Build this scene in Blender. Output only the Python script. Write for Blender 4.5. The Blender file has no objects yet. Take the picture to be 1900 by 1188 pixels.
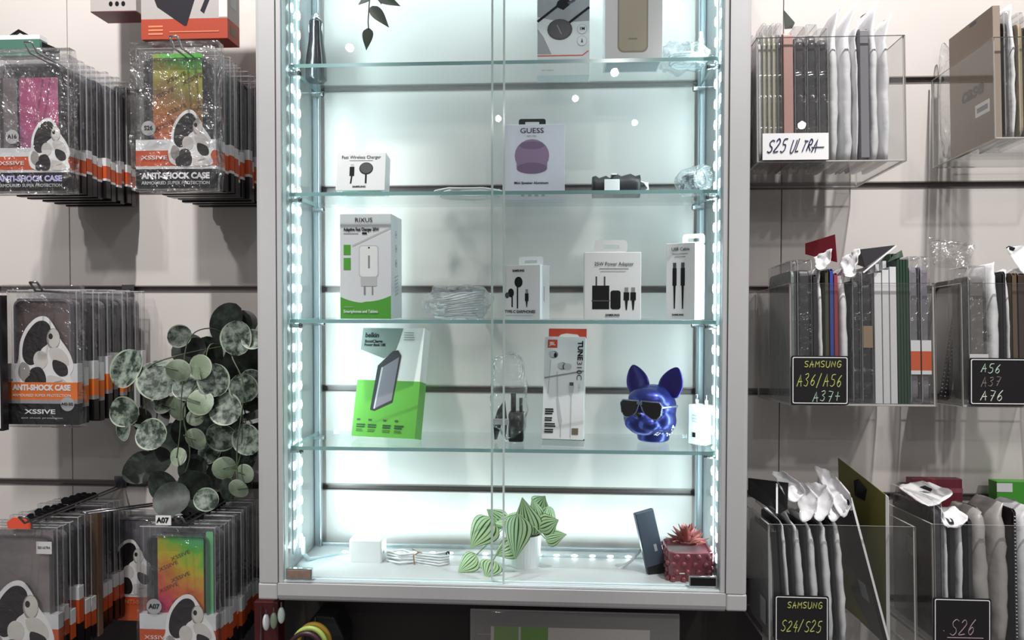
import bpy, bmesh, math, random
from mathutils import Vector, Matrix, noise
random.seed(7)
SC = bpy.context.scene
COL = SC.collection
PI = math.pi
# ------------------------------------------------------------------ camera
F_PX, W_PX, H_PX = 1354.8, 1900.0, 1188.0
CAM = Vector((0.0881, -1.1547, 0.0168))
YAW, PITCH, ROLL = 0.0574, -0.0237, 0.0015
FWD = Vector((-math.sin(YAW)*math.cos(PITCH), math.cos(YAW)*math.cos(PITCH), math.sin(PITCH)))
R0 = Vector((math.cos(YAW), math.sin(YAW), 0)); U0 = R0.cross(FWD)
RGT = R0*math.cos(ROLL)+U0*math.sin(ROLL); UPV = U0*math.cos(ROLL)-R0*math.sin(ROLL)
cd = bpy.data.cameras.new('camera'); cam = bpy.data.objects.new('camera', cd); COL.objects.link(cam)
cd.sensor_width = 36.0; cd.lens = 36.0*F_PX/W_PX; cd.clip_start = 0.02
M = Matrix((RGT, UPV, -FWD)).transposed().to_4x4(); M.translation = CAM
cam.matrix_world = M; SC.camera = cam
def at(px, py, Y):
    """the point of the depth plane y = Y that the photograph shows at a pixel"""
    d = RGT*((px-W_PX/2)/F_PX)+UPV*((H_PX/2-py)/F_PX)+FWD
    return CAM+d*((Y-CAM.y)/d.y)
def mpp(Y): return (Y-CAM.y)/F_PX          # metres per pixel at a depth
# ------------------------------------------------------------------ light
SC.view_settings.view_transform = 'Standard'; SC.view_settings.look = 'None'
SC.view_settings.exposure = 0.0; SC.view_settings.gamma = 1.0; SC.view_settings.use_curve_mapping = False
SC.cycles.use_denoising = True
SC.cycles.max_bounces = 14; SC.cycles.transparent_max_bounces = 48
SC.cycles.glossy_bounces = 5; SC.cycles.diffuse_bounces = 4; SC.cycles.transmission_bounces = 8
SC.cycles.sample_clamp_indirect = 4.0; SC.cycles.caustics_reflective = False; SC.cycles.caustics_refractive = False
wd = bpy.data.worlds.new('shop_ambience'); SC.world = wd; wd.use_nodes = True
wd.node_tree.nodes['Background'].inputs[0].default_value = (1.0, 0.97, 0.955, 1)
wd.node_tree.nodes['Background'].inputs[1].default_value = 0.17
def spot(name, loc, tgt, power, ang, blend=.35, rad=.03, col=(1, .975, .955)):
    l = bpy.data.lights.new(name, 'SPOT'); l.energy = power; l.spot_size = math.radians(ang); l.spot_blend = blend
    l.shadow_soft_size = rad; l.color = col
    o = bpy.data.objects.new(name, l); COL.objects.link(o); o.location = loc
    o.rotation_euler = (Vector(tgt)-Vector(loc)).to_track_quat('-Z', 'Y').to_euler()
    return o
spot('ceiling_spot_light', (-.56, -.50, 1.5), (-.93, .1, -.1), 122, 66, rad=.02)
spot('ceiling_spot_light', (.03, -.55, 1.5), (.05, .1, -.1), 16, 70, rad=.02)
spot('ceiling_spot_light', (.78, -.50, 1.5), (.98, .1, -.1), 122, 66, rad=.02)
spot('ceiling_spot_light', (-1.2, -2.4, 1.6), (-.78, .1, -.34), 95, 26, .5, .05)
spot('ceiling_spot_light', (1.3, -2.4, 1.6), (.82, .1, -.34), 85, 26, .5, .05)
spot('ceiling_spot_light', (.5, -3.9, 1.6), (.1, .1, -.1), 30, 60, rad=.026)
for lx, ly in ((-1.9, -1.3), (-.5, -1.7), (.9, -1.5), (2.1, -1.4), (-1.2, -3.4), (1.7, -3.6), (-.4, -5.2), (.8, -5.4), (.25, -4.6)):
    spot('ceiling_spot_light', (lx, ly, 1.62), (lx*.6, 0, -.4), 7, 70, .6, .024)
def led_light(loc, rot, sx, sy, power):
    l = bpy.data.lights.new('led_strip_light', 'AREA'); l.shape = 'RECTANGLE'; l.size = sx; l.size_y = sy
    l.energy = power; l.color = (.72, .955, 1.0)
    o = bpy.data.objects.new('led_strip_light', l); COL.objects.link(o); o.location = loc; o.rotation_euler = rot
    return o
# ------------------------------------------------------------------ materials
MATS = {}
def lin(c):
    if isinstance(c, str):
        c = tuple(int(c[i:i+2], 16)/255 for i in (0, 2, 4))
        c = tuple(x/12.92 if x <= .04045 else ((x+.055)/1.055)**2.4 for x in c)
    return (c[0], c[1], c[2], 1)
def nm(name):
    m = bpy.data.materials.new(name); m.use_nodes = True
    return m, m.node_tree.nodes, m.node_tree.links
def pbr(name, c, rough=.5, metal=0., spec=.5, bump=0., bscale=200., var=0., vscale=30., emit=None, es=0., coat=0.):
    if name in MATS: return MATS[name]
    m, N, L = nm(name); b = N['Principled BSDF']
    b.inputs['Base Color'].default_value = lin(c); b.inputs['Roughness'].default_value = rough
    b.inputs['Metallic'].default_value = metal; b.inputs['Specular IOR Level'].default_value = spec
    b.inputs['Coat Weight'].default_value = coat
    if var or bump: tc = N.new('ShaderNodeTexCoord')
    if var:
        n = N.new('ShaderNodeTexNoise'); n.inputs['Scale'].default_value = vscale; n.inputs['Detail'].default_value = 4
        L.new(tc.outputs['Object'], n.inputs['Vector'])
        mx = N.new('ShaderNodeMix'); mx.data_type = 'RGBA'
        k = lin(c); mx.inputs[6].default_value = tuple(x*(1-var) for x in k[:3])+(1,)
        mx.inputs[7].default_value = tuple(min(1, x*(1+var)) for x in k[:3])+(1,)
        L.new(n.outputs['Fac'], mx.inputs[0]); L.new(mx.outputs[2], b.inputs['Base Color'])
    if bump:
        n2 = N.new('ShaderNodeTexNoise'); n2.inputs['Scale'].default_value = bscale; L.new(tc.outputs['Object'], n2.inputs['Vector'])
        bp = N.new('ShaderNodeBump'); bp.inputs['Strength'].default_value = bump; bp.inputs['Distance'].default_value = .002
        L.new(n2.outputs['Fac'], bp.inputs['Height']); L.new(bp.outputs['Normal'], b.inputs['Normal'])
    if emit:
        b.inputs['Emission Color'].default_value = lin(emit); b.inputs['Emission Strength'].default_value = es
    MATS[name] = m; return m
def clear(name, tint=(.96, .98, .98), haze=.1, hz=(.8, .82, .83), rough=.08, refl=.25, bump=0., bscale=60.):
    """thin clear film or sheet: mostly transparent, a little milky, with a Fresnel gloss"""
    if name in MATS: return MATS[name]
    m, N, L = nm(name); out = N['Material Output']; N.remove(N['Principled BSDF'])
    t = N.new('ShaderNodeBsdfTransparent'); t.inputs[0].default_value = lin(tint)
    d = N.new('ShaderNodeBsdfDiffuse'); d.inputs[0].default_value = lin(hz)
    g = N.new('ShaderNodeBsdfGlossy'); g.inputs['Roughness'].default_value = rough
    m1 = N.new('ShaderNodeMixShader'); m1.inputs[0].default_value = haze
    L.new(t.outputs[0], m1.inputs[1]); L.new(d.outputs[0], m1.inputs[2])
    lw = N.new('ShaderNodeLayerWeight'); lw.inputs['Blend'].default_value = .5
    pw = N.new('ShaderNodeMath'); pw.operation = 'POWER'; pw.inputs[1].default_value = 3.0; L.new(lw.outputs['Facing'], pw.inputs[0])
    mu = N.new('ShaderNodeMath'); mu.operation = 'MULTIPLY_ADD'; mu.inputs[1].default_value = refl*2; mu.inputs[2].default_value = refl*.10
    L.new(pw.outputs[0], mu.inputs[0])
    m2 = N.new('ShaderNodeMixShader'); L.new(mu.outputs[0], m2.inputs[0]); L.new(m1.outputs[0], m2.inputs[1]); L.new(g.outputs[0], m2.inputs[2])
    if bump:
        tc = N.new('ShaderNodeTexCoord'); n = N.new('ShaderNodeTexNoise'); n.inputs['Scale'].default_value = bscale
        n.inputs['Detail'].default_value = 3; n.inputs['Distortion'].default_value = 1.2
        L.new(tc.outputs['Object'], n.inputs['Vector'])
        bp = N.new('ShaderNodeBump'); bp.inputs['Strength'].default_value = bump; bp.inputs['Distance'].default_value = .03
        L.new(n.outputs['Fac'], bp.inputs['Height']); L.new(bp.outputs[0], g.inputs['Normal']); L.new(bp.outputs[0], d.inputs['Normal'])
    L.new(m2.outputs[0], out.inputs[0]); MATS[name] = m; return m
def foil(name, stops, scale=6., ang=.6, rough=.25):
    """printed hologram foil: a rainbow print with speckle"""
    m, N, L = nm(name); b = N['Principled BSDF']; tc = N.new('ShaderNodeTexCoord'); mp = N.new('ShaderNodeMapping')
    mp.inputs['Rotation'].default_value = (0, ang, 0); mp.inputs['Scale'].default_value = (scale,)*3
    gr = N.new('ShaderNodeTexGradient'); L.new(tc.outputs['Object'], mp.inputs[0]); L.new(mp.outputs[0], gr.inputs[0])
    nz = N.new('ShaderNodeTexNoise'); nz.inputs['Scale'].default_value = 55; nz.inputs['Detail'].default_value = 6; L.new(tc.outputs['Object'], nz.inputs[0])
    ad = N.new('ShaderNodeMath'); ad.operation = 'MULTIPLY_ADD'; ad.inputs[1].default_value = .30; L.new(nz.outputs['Fac'], ad.inputs[0]); L.new(gr.outputs['Fac'], ad.inputs[2])
    rp = N.new('ShaderNodeValToRGB'); e = rp.color_ramp.elements
    e[0].position = stops[0][0]; e[0].color = lin(stops[0][1]); e[1].position = stops[-1][0]; e[1].color = lin(stops[-1][1])
    for p, c in stops[1:-1]:
        k = e.new(p); k.color = lin(c)
    sb = N.new('ShaderNodeMath'); sb.operation = 'SUBTRACT'; sb.inputs[1].default_value = .15; L.new(ad.outputs[0], sb.inputs[0]); L.new(sb.outputs[0], rp.inputs[0]); L.new(rp.outputs[0], b.inputs['Base Color'])
    b.inputs['Metallic'].default_value = .25; b.inputs['Roughness'].default_value = rough
    return m
def variegated(name, c1, c2, scale, lo=.42, hi=.58, rough=.4):
    m, N, L = nm(name); b = N['Principled BSDF']; tc = N.new('ShaderNodeTexCoord')
    n = N.new('ShaderNodeTexNoise'); n.inputs['Scale'].default_value = scale; n.inputs['Detail'].default_value = 5; n.inputs['Roughness'].default_value = .65
    L.new(tc.outputs['Object'], n.inputs[0]); rp = N.new('ShaderNodeValToRGB'); e = rp.color_ramp.elements
    e[0].position = lo; e[0].color = lin(c1); e[1].position = hi; e[1].color = lin(c2)
    L.new(n.outputs['Fac'], rp.inputs[0]); L.new(rp.outputs[0], b.inputs['Base Color']); b.inputs['Roughness'].default_value = rough
    return m
WHITE = pbr('white_gloss_card', 'EDEDEE', .35); BLACK = pbr('black_plastic', '121114', .4, spec=.35); INK = pbr('black_ink', '131316', .6, spec=.2)
GREY = pbr('grey_ink', '8D8E90', .6); LGREY = pbr('pale_grey_ink', 'C4C5C7', .6); DGREY = pbr('dark_grey_ink', '47484C', .5)
CHROME = pbr('chrome', 'D8DCDE', .12, 1.0); ALU = pbr('satin_aluminium', 'C5C5C6', .45, .2, var=.03, vscale=60); STEEL = pbr('steel_wire', '8E8E90', .25, 1.0)
ALUIN = pbr('brushed_inner_aluminium', 'AEB8BC', .28, .8)
WALLM = pbr('white_laminate', 'CFC9C5', .3, spec=.4, var=.04, vscale=8, bump=.03, bscale=40)
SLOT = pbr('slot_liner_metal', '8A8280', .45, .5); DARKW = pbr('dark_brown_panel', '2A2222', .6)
ORANGE = pbr('orange_card', 'D2552C', .45); ORANGE2 = pbr('bright_orange_card', 'E8772E', .45); REDM = pbr('red_plastic', 'C5362B', .4)
CREAM = pbr('cream_card', 'C9C3B0', .5)
GLASS = clear('door_glass', (.99, .998, .996), .0, (.8, .95, .95), .0, .16)
SGLASS = clear('shelf_glass', (.97, .99, .988), .004, (.75, .95, .95), .0, .22)
GEDGE = pbr('green_glass_edge', '8DB8B8', .15, spec=.8, coat=.5)
ACR = clear('clear_acrylic', (.97, .972, .97), .012, (.8, .8, .79), .0, .20); ACRE = pbr('acrylic_cut_edge', 'B9B6B2', .2, spec=.8)
FILM = clear('clear_sleeve_film', (.95, .95, .955), .022, (.78, .78, .8), .12, .30, .35, 45)
FEDGE = clear('sleeve_edge_gleam', (.93, .94, .95), .30, (.86, .87, .88), .15, .9)  # whitened film: light caught along the clear edges is put into the colour
BAG = clear('crumpled_clear_bag', (.98, .98, .98), .02, (.85, .85, .87), .12, .8, .8, 26)
BAGS = clear('smooth_clear_bag', (.98, .98, .98), .015, (.85, .85, .87), .12, .5, .5, 22)
CRINK = clear('crinkled_white_film', (.94, .955, .96), .22, (.88, .9, .92), .15, .5, 1.0, 70)
POUCH = pbr('white_poly_pouch', 'DEDEE0', .42, spec=.4, bump=.5, bscale=55, var=.08, vscale=40)
LEDM = pbr('led_diode', 'FFFFFF', .5, emit='E4FFFF', es=9.0); LEDT = pbr('led_strip_tape', '9FAEB3', .3, emit='D8FAFF', es=.04)
# ------------------------------------------------------------------ mesh helpers
class MB:
    def __init__(s): s.v = []; s.f = []; s.m = []
    def add(s, vs, fs, m=0):
        k = len(s.v); s.v += [Vector(a) for a in vs]
        for i, f in enumerate(fs):
            s.f.append([k+j for j in f]); s.m.append(m[i] if isinstance(m, (list, tuple)) else m)
        return s
    def box(s, x0, x1, y0, y1, z0, z1, m=0):
        v = [(x, y, z) for z in (z0, z1) for y in (y0, y1) for x in (x0, x1)]
        return s.add(v, [(0, 2, 3, 1), (4, 5, 7, 6), (0, 1, 5, 4), (2, 6, 7, 3), (0, 4, 6, 2), (1, 3, 7, 5)], m)
    def prism(s, poly, y0, y1, m=0, ax='y'):
        n = len(poly)
        P = {'y': lambda a, b, t: (a, t, b), 'z': lambda a, b, t: (a, b, t), 'x': lambda a, b, t: (t, a, b)}[ax]
        v = [P(a, b, y0) for a, b in poly]+[P(a, b, y1) for a, b in poly]
        return s.add(v, [tuple(range(n)), tuple(range(2*n-1, n-1, -1))]+[(i, i+n, (i+1) % n+n, (i+1) % n) for i in range(n)], m)
    def loft(s, loops, m=0, cap=True):
        n = len(loops[0]); v = [p for l in loops for p in l]; f = []
        for i in range(len(loops)-1):
            for j in range(n): f.append((i*n+j, i*n+(j+1) % n, (i+1)*n+(j+1) % n, (i+1)*n+j))
        if cap: f += [tuple(range(n-1, -1, -1)), tuple((len(loops)-1)*n+j for j in range(n))]
        return s.add(v, f, m)
    def tube(s, pts, r, m=0, n=8, cap=True):
        pts = [Vector(p) for p in pts]; rs = r if isinstance(r, (list, tuple)) else [r]*len(pts)
        loops = []; ref = None
        for i, p in enumerate(pts):
            t = (pts[min(i+1, len(pts)-1)]-pts[max(i-1, 0)])
            t = t.normalized() if t.length > 1e-9 else Vector((0, 0, 1))
            if ref is None:
                ref = t.orthogonal().normalized()
            else:
                ref = ref-t*ref.dot(t); ref = ref.normalized() if ref.length > 1e-6 else t.orthogonal().normalized()
            b = t.cross(ref)
            loops.append([p+(ref*math.cos(a)+b*math.sin(a))*rs[i] for a in [2*PI*j/n for j in range(n)]])
        return s.loft(loops, m, cap)
    def cyl(s, a, b, r, m=0, n=16): return s.tube([a, b], r, m, n)
    def lathe(s, prof, c=(0, 0, 0), m=0, n=28, cap=True):
        return s.loft([[(c[0]+r*math.cos(2*PI*j/n), c[1]+r*math.sin(2*PI*j/n), c[2]+z) for j in range(n)] for r, z in prof], m, cap)
    def ell(s, c, r, m=0, nu=20, nv=12, rot=None, nz=0., nsc=30., seed=0., sup=1.):
        loops = []
        for i in range(1, nv):
            th = PI*i/nv-PI/2; lp = []
            for j in range(nu):
                ph = 2*PI*j/nu
                f = lambda x: math.copysign(abs(x)**sup, x)
                p = Vector((f(math.cos(th))*f(math.cos(ph))*r[0], f(math.cos(th))*f(math.sin(ph))*r[1], f(math.sin(th))*r[2]))
                if nz: p *= 1+nz*noise.noise(p*nsc+Vector((seed, seed*.7, 0)))
                if rot: p = rot @ p
                lp.append(p+Vector(c))
            loops.append(lp)
        return s.loft(loops, m)
    def leaf(s, base, d, nrm, L, W, mf, mback, cup=.12, droop=.15, nu=8, nv=10, tip=1., notch=0.):
        base = Vector(base); d = Vector(d).normalized(); nrm = Vector(nrm); nrm = (nrm-d*nrm.dot(d)).normalized(); sd = d.cross(nrm)
        def P(u, v):
            w = math.sqrt(max(0, 1-(2*u-1)**2)) if tip == 1 else (math.sin(PI*min(1, u**.62))**.9*(1-.35*u*u))
            if notch and abs(v) < .5: uu = u
            return base+d*(L*u-notch*L*(1-abs(v))*(1-u)*-.0)+sd*(W*.5*w*v)+nrm*(cup*W*(v*v*w*w)-droop*L*u*u)
        for side, off in ((1, 0.), (0, -.0007)):
            vs = []; fs = []; ms = []
            for i in range(nu+1):
                for j in range(nv+1): vs.append(P(.012+.976*i/nu, -1+2*j/nv)+nrm*off)
            for i in range(nu):
                for j in range(nv):
                    a = i*(nv+1)+j; q = (a, a+1, a+nv+2, a+nv+1)
                    fs.append(q if side else q[::-1]); ms.append(mf((i+.5)/nu, -1+2*(j+.5)/nv) if side else mback)
            s.add(vs, fs, ms)
        return s
    def build(s, name, mats, parent=None, bevel=0., smooth=False, loc=None, rot=None, fix=True, seg=2, sub=0, bm_=-1):
        me = bpy.data.meshes.new(name); me.from_pydata([tuple(v) for v in s.v], [], s.f)
        if not isinstance(mats, (list, tuple)): mats = [mats]
        for m in mats: me.materials.append(m)
        me.polygons.foreach_set('material_index', s.m)
        if fix:
            bm = bmesh.new(); bm.from_mesh(me); bmesh.ops.recalc_face_normals(bm, faces=bm.faces); bm.to_mesh(me); bm.free()
        if smooth: me.polygons.foreach_set('use_smooth', [True]*len(me.polygons))
        o = bpy.data.objects.new(name, me); COL.objects.link(o)
        if parent: o.parent = parent
        if loc is not None: o.location = loc
        if rot is not None: o.rotation_euler = rot
        if bevel:
            b = o.modifiers.new('bevel', 'BEVEL'); b.width = bevel; b.segments = seg; b.limit_method = 'ANGLE'; b.angle_limit = .7; b.material = bm_
        if sub:
            b = o.modifiers.new('sub', 'SUBSURF'); b.levels = sub; b.render_levels = sub
        return o
def tag(o, label, cat, group=None):
    o['label'] = label; o['category'] = cat
    if group: o['group'] = group
    return o
def thing(name, label, cat, loc=(0, 0, 0), rot=(0, 0, 0), group=None):
    o = bpy.data.objects.new(name, None); COL.objects.link(o); o.empty_display_size = .02
    o.location = loc; o.rotation_euler = rot
    return tag(o, label, cat, group)
def struct(o): o['kind'] = 'structure'; return o
def rrect(x0, x1, z0, z1, r, n=5):
    P = []
    for cx, cz, a0 in ((x1-r, z1-r, 0), (x0+r, z1-r, PI/2), (x0+r, z0+r, PI), (x1-r, z0+r, 1.5*PI)):
        P += [(cx+r*math.cos(a0+PI/2*i/n), cz+r*math.sin(a0+PI/2*i/n)) for i in range(n+1)]
    return P
def disc(cx, cz, rx, rz=None, n=20): return [(cx+rx*math.cos(2*PI*i/n), cz+(rz or rx)*math.sin(2*PI*i/n)) for i in range(n)]
def line(x0, z0, x1, z1, w):
    dx, dz = x1-x0, z1-z0; l = math.hypot(dx, dz) or 1; a, b = -dz/l*w/2, dx/l*w/2
    return [(x0+a, z0+b), (x0-a, z0-b), (x1-a, z1-b), (x1+a, z1+b)]
def text(name, body, size, mat, parent, loc, rot=(PI/2, 0, 0), width=None, bold=0., shear=0., align='CENTER', space=1.):
    cu = bpy.data.curves.new(name, 'FONT'); cu.body = body; cu.size = size; cu.align_x = align; cu.align_y = 'CENTER'
    cu.offset = bold*size; cu.shear = shear; cu.extrude = .0001; cu.resolution_u = 3; cu.space_character = space
    t = bpy.data.objects.new(name, cu); COL.objects.link(t)
    bpy.context.view_layer.update()
    me = bpy.data.meshes.new_from_object(t.evaluated_get(bpy.context.evaluated_depsgraph_get()))
    COL.objects.unlink(t); bpy.data.objects.remove(t); bpy.data.curves.remove(cu)
    me.materials.clear(); me.materials.append(mat)
    if width and me.vertices:
        xs = [v.co.x for v in me.vertices]; k = width/max(1e-6, max(xs)-min(xs))
        for v in me.vertices: v.co.x *= k
    o = bpy.data.objects.new(name, me); COL.objects.link(o); o.parent = parent; o.location = loc; o.rotation_euler = rot
    return o
class Print:
    """flat print on a face y = yf (local); each polygon gets its own ink"""
    def __init__(s, yf=0., t=.0002): s.mb = MB(); s.mats = []; s.yf = yf; s.t = t; s.k = 0
    def p(s, poly, mat):
        if mat not in s.mats: s.mats.append(mat)
        s.k += 1; y = s.yf-.00004*s.k
        s.mb.prism(poly, y-s.t, y, s.mats.index(mat)); return s
    def r(s, x0, x1, z0, z1, mat): return s.p([(x0, z0), (x1, z0), (x1, z1), (x0, z1)], mat)
    def lines(s, x0, x1, z, n, step, h, mat, jag=.25):
        for i in range(n): s.r(x0, x1-(x1-x0)*random.uniform(0, jag), z-i*step-h, z-i*step, mat)
        return s
    def done(s, name, parent): return s.mb.build(name, s.mats, parent)
ORD = ['first', 'second', 'third', 'fourth', 'fifth', 'sixth', 'seventh', 'eighth', 'ninth', 'tenth', 'eleventh', 'twelfth', 'thirteenth', 'fourteenth']
def dup(root, loc, label, rot=None):
    r = root.copy(); COL.objects.link(r); r.location = loc; r['label'] = label
    if rot: r.rotation_euler = rot
    for ch in root.children:
        c = ch.copy(); COL.objects.link(c); c.parent = r
        for g in ch.children:
            d = g.copy(); COL.objects.link(d); d.parent = c
    return r
# ------------------------------------------------------------------ the setting: slatwall
YW = .2025; Z0, SP = .4171, .1876
WX0, WX1 = -1.25, 1.45
seams = [at(126, 200, YW).x, at(1454, 20, YW).x]
mb = MB(); rail = MB(); hs = .0062
xs = [WX0]+seams+[WX1]
for k in range(-3, 6):
    zc = Z0-k*SP; z1, z0 = zc-hs, zc-SP+hs
    for i in range(3): mb.box(xs[i]+(.0008 if i else 0), xs[i+1]-(.0008 if i < 2 else 0), YW, YW+.018, z0, z1)
    rail.box(WX0, WX1, YW+.011, YW+.018, zc-hs, zc+hs)
    rail.box(WX0, WX1, YW-.0006, YW+.011, zc+hs-.0016, zc+hs+.0004); rail.box(WX0, WX1, YW-.0006, YW+.011, zc-hs-.0004, zc-hs+.0012)
mb.box(WX0, WX1, YW+.0185, YW+.03, -.9, 1.2)
wall = struct(mb.build('wall_back', WALLM, bevel=.0008)); struct(rail.build('slot_rail', SLOT, wall))
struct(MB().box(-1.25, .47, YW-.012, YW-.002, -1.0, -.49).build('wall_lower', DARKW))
# ------------------------------------------------------------------ display cabinet
ZS = [.6174, .4074, .1978, -.0113, -.222]; ZF = -.445; ZT, ZB = -.4392, -.4708; TOP = .66; YB = .1825
C = thing('display_cabinet', 'silver framed glass display cabinet with lit glass shelves, mounted on the slatted wall', 'display cabinet', (0, .09, ZB))
off = Vector((0, -.09, -ZB))
def cpart(name, mb, mats, **k):
    par = k.pop('parent', C)
    return mb.build(name, mats, par, loc=off if par is C else None, **k)
for s in (-1, 1):
    m = MB()
    prof = [(.3585, -.004), (.384, -.004), (.389, -.0025), (.391, .002), (.391, .19), (.3585, .19)]
    m.prism([(s*a, b) for a, b in prof], ZT+.0006, TOP, ax='z')
    st = cpart('stile', m, ALU)
    cpart('glazing_bead', MB().box(s*.3577, s*.3500, -.001, .022, ZT+.0006, TOP), ALU, bevel=.0006)
    cpart('side_glass', MB().box(s*.3535, s*.3565, .023, .178, ZF+.004, TOP-.02), GLASS)
    m = MB().box(s*.3455, s*.3565, .176, .1885, ZF, TOP); m.cyl((s*.3462, .1765, ZF), (s*.3462, .1765, TOP), .0022)
    cpart('rear_post', m, [ALUIN])
    cpart('corner_block', MB().box(s*.3585, s*.391, -.004, .19, ZB+.004, ZT), ALU, bevel=.003)
def railprof(z0, z1): return [(-.0045, z1), (-.0045, z0+.0125), (-.002, z0+.006), (.004, z0+.0012), (.012, z0), (.19, z0), (.19, z1)]
cpart('bottom_rail', MB().prism(railprof(ZB, ZT), -.3582, .3582, ax='x'), ALU)
cpart('top_rail', MB().box(-.391, .391, -.004, .19, TOP, TOP+.03), ALU, bevel=.003)
WHITEIN = pbr('white_cabinet_floor', 'E6EEF0', .25)
cpart('floor_panel', MB().box(-.35, .35, .026, .188, ZF-.002, ZF), WHITEIN)
m = MB()
for y in (.0005, .010, .0195): m.box(-.35, .35, y, y+.002, ZT, ZT+.004)
m.box(-.35, .35, .0005, .0225, ZT+.0002, ZT+.001)
cpart('door_track', m, pbr('white_track', 'DDE4E6', .25))
cpart('rear_rail', MB().box(-.3455, .3455, .180, .188, ZF, ZF+.012), ALUIN, bevel=.001)
for z in ZS[1:]:
    m = MB(); x, y0, y1, t = .3475, .0295, .1795, .006
    v = [(sx*x, y, zz) for zz in (z-t, z) for y in (y0, y1) for sx in (-1, 1)]
    m.add(v, [(0, 2, 3, 1), (4, 5, 7, 6), (0, 1, 5, 4), (2, 6, 7, 3), (0, 4, 6, 2), (1, 3, 7, 5)], [0, 0, 1, 0, 1, 1])
    cpart('glass_shelf', m, [SGLASS, GEDGE])
    for s in (-1, 1):
        for y in (.046, .166):
            m = MB().tube([(s*.3535, y, z-.0105), (s*.337, y, z-.0105)], .0042, 0, 12); m.tube([(s*.3372, y, z-.0105), (s*.3335, y, z-.0105)], .0055, 1, 12)
            m.tube([(s*.334, y, z-.0105), (s*.3328, y, z-.0105)], .003, 2, 12)
            cpart('shelf_pin', m, [CHROME, STEEL, BLACK])
# led strips on the side glass; the second per side stands for its reflection
for s, ys in ((-1, (.055, .088)), (1, (.030, .066))):
    for y in ys:
        m = MB().box(s*.3530, s*.3515, y-.0055, y+.0055, ZF+.035, TOP-.03); z = ZF+.05
        while z < .60:
            m.ell((s*.3510, y, z), (.0024, .0046, .0082), 1, 10, 6); z += .0335  # diodes drawn oversized to carry the glare around each
        cpart('led_strip', m, [LEDT, LEDM])
    led_light((s*.349, sum(ys)/2, (ZF+TOP)/2), (0, s*PI/2, -s*.80), TOP-ZF-.06, .012, 1.75)
m = MB().tube([(-.3495, .090, ZF+.05), (-.3490, .092, ZF+.022), (-.343, .100, ZF+.009), (-.33, .115, ZF+.0052), (-.30, .135, ZF+.0045), (-.26, .147, ZF+.0045), (.335, .150, ZF+.0045)], .0042)
for i in range(20): m.ell((-.29+i*.032, .143+min(i, 2)*.002+i*.0001, ZF+.0085), (.0058, .0034, .0018), 1, 10, 6)
cpart('led_strip', m, [LEDT, LEDM])
led_light((0, .146, ZF+.014), (PI, 0, 0), .64, .012, .9)
m = MB().box(-.335, .335, .100, .110, TOP-.0035, TOP-.001)
for i in range(20): m.ell((-.318+i*.0335, .105, TOP-.0042), (.0058, .0034, .0018), 1, 10, 6)
cpart('led_strip', m, [LEDT, LEDM]); led_light((0, .105, TOP-.008), (.25, 0, 0), .64, .012, 1.1)
# sliding doors
for (a, b, y, hx, lab, mat) in ((-.3495, at(935, 600, .008).x, .0045, (531, 580), 'brown wood-look finger pull', pbr('wood_look', '8B7468', .5, var=.35, vscale=120)),
                                (at(913, 600, .015).x, .3495, .0140, (1280, 1333), 'black finger pull', BLACK)):
    m = MB(); z0, z1 = ZT+.0045, TOP-.003
    v = [(x, yy, z) for z in (z0, z1) for yy in (y, y+.004) for x in (a, b)]
    m.add(v, [(0, 2, 3, 1), (4, 5, 7, 6), (0, 1, 5, 4), (2, 6, 7, 3), (0, 4, 6, 2), (1, 3, 7, 5)], [1, 1, 0, 0, 1, 1])
    d = cpart('glass_door', m, [GLASS, pbr('polished_glass_edge', 'CFE6E6', .1, spec=.9)])  # edge faces paled for the light they catch
    e = b if hx[0] < 900 else a
    MB().box(e-.0016, e+.0016, y-.0004, y+.0044, ZT+.0046, TOP-.003).build('edge_gleam', pbr('pale_edge_gleam', 'D5E6E4', .12, spec=.9), d)  # pale strip added for the bright line of light along the door edge
    x0, x1 = at(hx[0], 1070, 0).x, at(hx[1], 1070, 0).x; zz = ZT+.0065 if hx[0] < 900 else ZT+.0055
    m = MB().box(x0, x1, y-.007, y, zz, zz+.0175); h = m.build('finger_pull', CHROME, d, bevel=.001); h['label'] = lab
    MB().box(x0+.0025, x1-.0025, y-.0078, y-.0069, zz+.0025, zz+.015).build('pull_inlay', mat, h)
# ------------------------------------------------------------------ boxes and gear in the cabinet
def carton(name, label, px, Y, z, w, d, h, body=WHITE, rz=0., lean=0., cat='box', bevel=.0006, group=None, py=None):
    p = at(px, py or 600, Y)
    zz = z+.0005+(d*math.sin(-lean) if lean < 0 else 0)
    t = thing(name, label, cat, (p.x, Y, zz), (lean, 0, rz), group)
    MB().box(-w/2, w/2, 0, d, 0, h).build('box_body', body, t, bevel=bevel)
    return t
def tab(t, x0, x1, h, th, mat, y=0., hole=WHITE, name='hang_tab'):
    """hang tab with a real euro-hole cut through"""
    w = x1-x0; cx = (x0+x1)/2; zc = h+th*.45; a = w*.26; b = th*.16
    m = MB(); o = rrect(x0, x1, h, h+th, th*.3, 4); n = len(o)
    inn = [(cx+(a if abs(math.cos(2*PI*i/n+PI/4)) > 1e9 else a)*max(-1, min(1, 1.35*math.cos(2*PI*(i+.5)/n))), zc+b*max(-1, min(1, 1.35*math.sin(2*PI*(i+.5)/n)))) for i in range(n)]
    v = [(p[0], y, p[1]) for p in o]+[(p[0], y, p[1]) for p in inn]+[(p[0], y+.0008, p[1]) for p in o]+[(p[0], y+.0008, p[1]) for p in inn]
    f = []
    for i in range(n):
        j = (i+1) % n
        f += [(i, j, n+j, n+i), (2*n+i, 3*n+i, 3*n+j, 2*n+j), (i, 2*n+i, 2*n+j, j), (n+i, n+j, 3*n+j, 3*n+i)]
    m.add(v, f); return m.build(name, mat, t)
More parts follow.
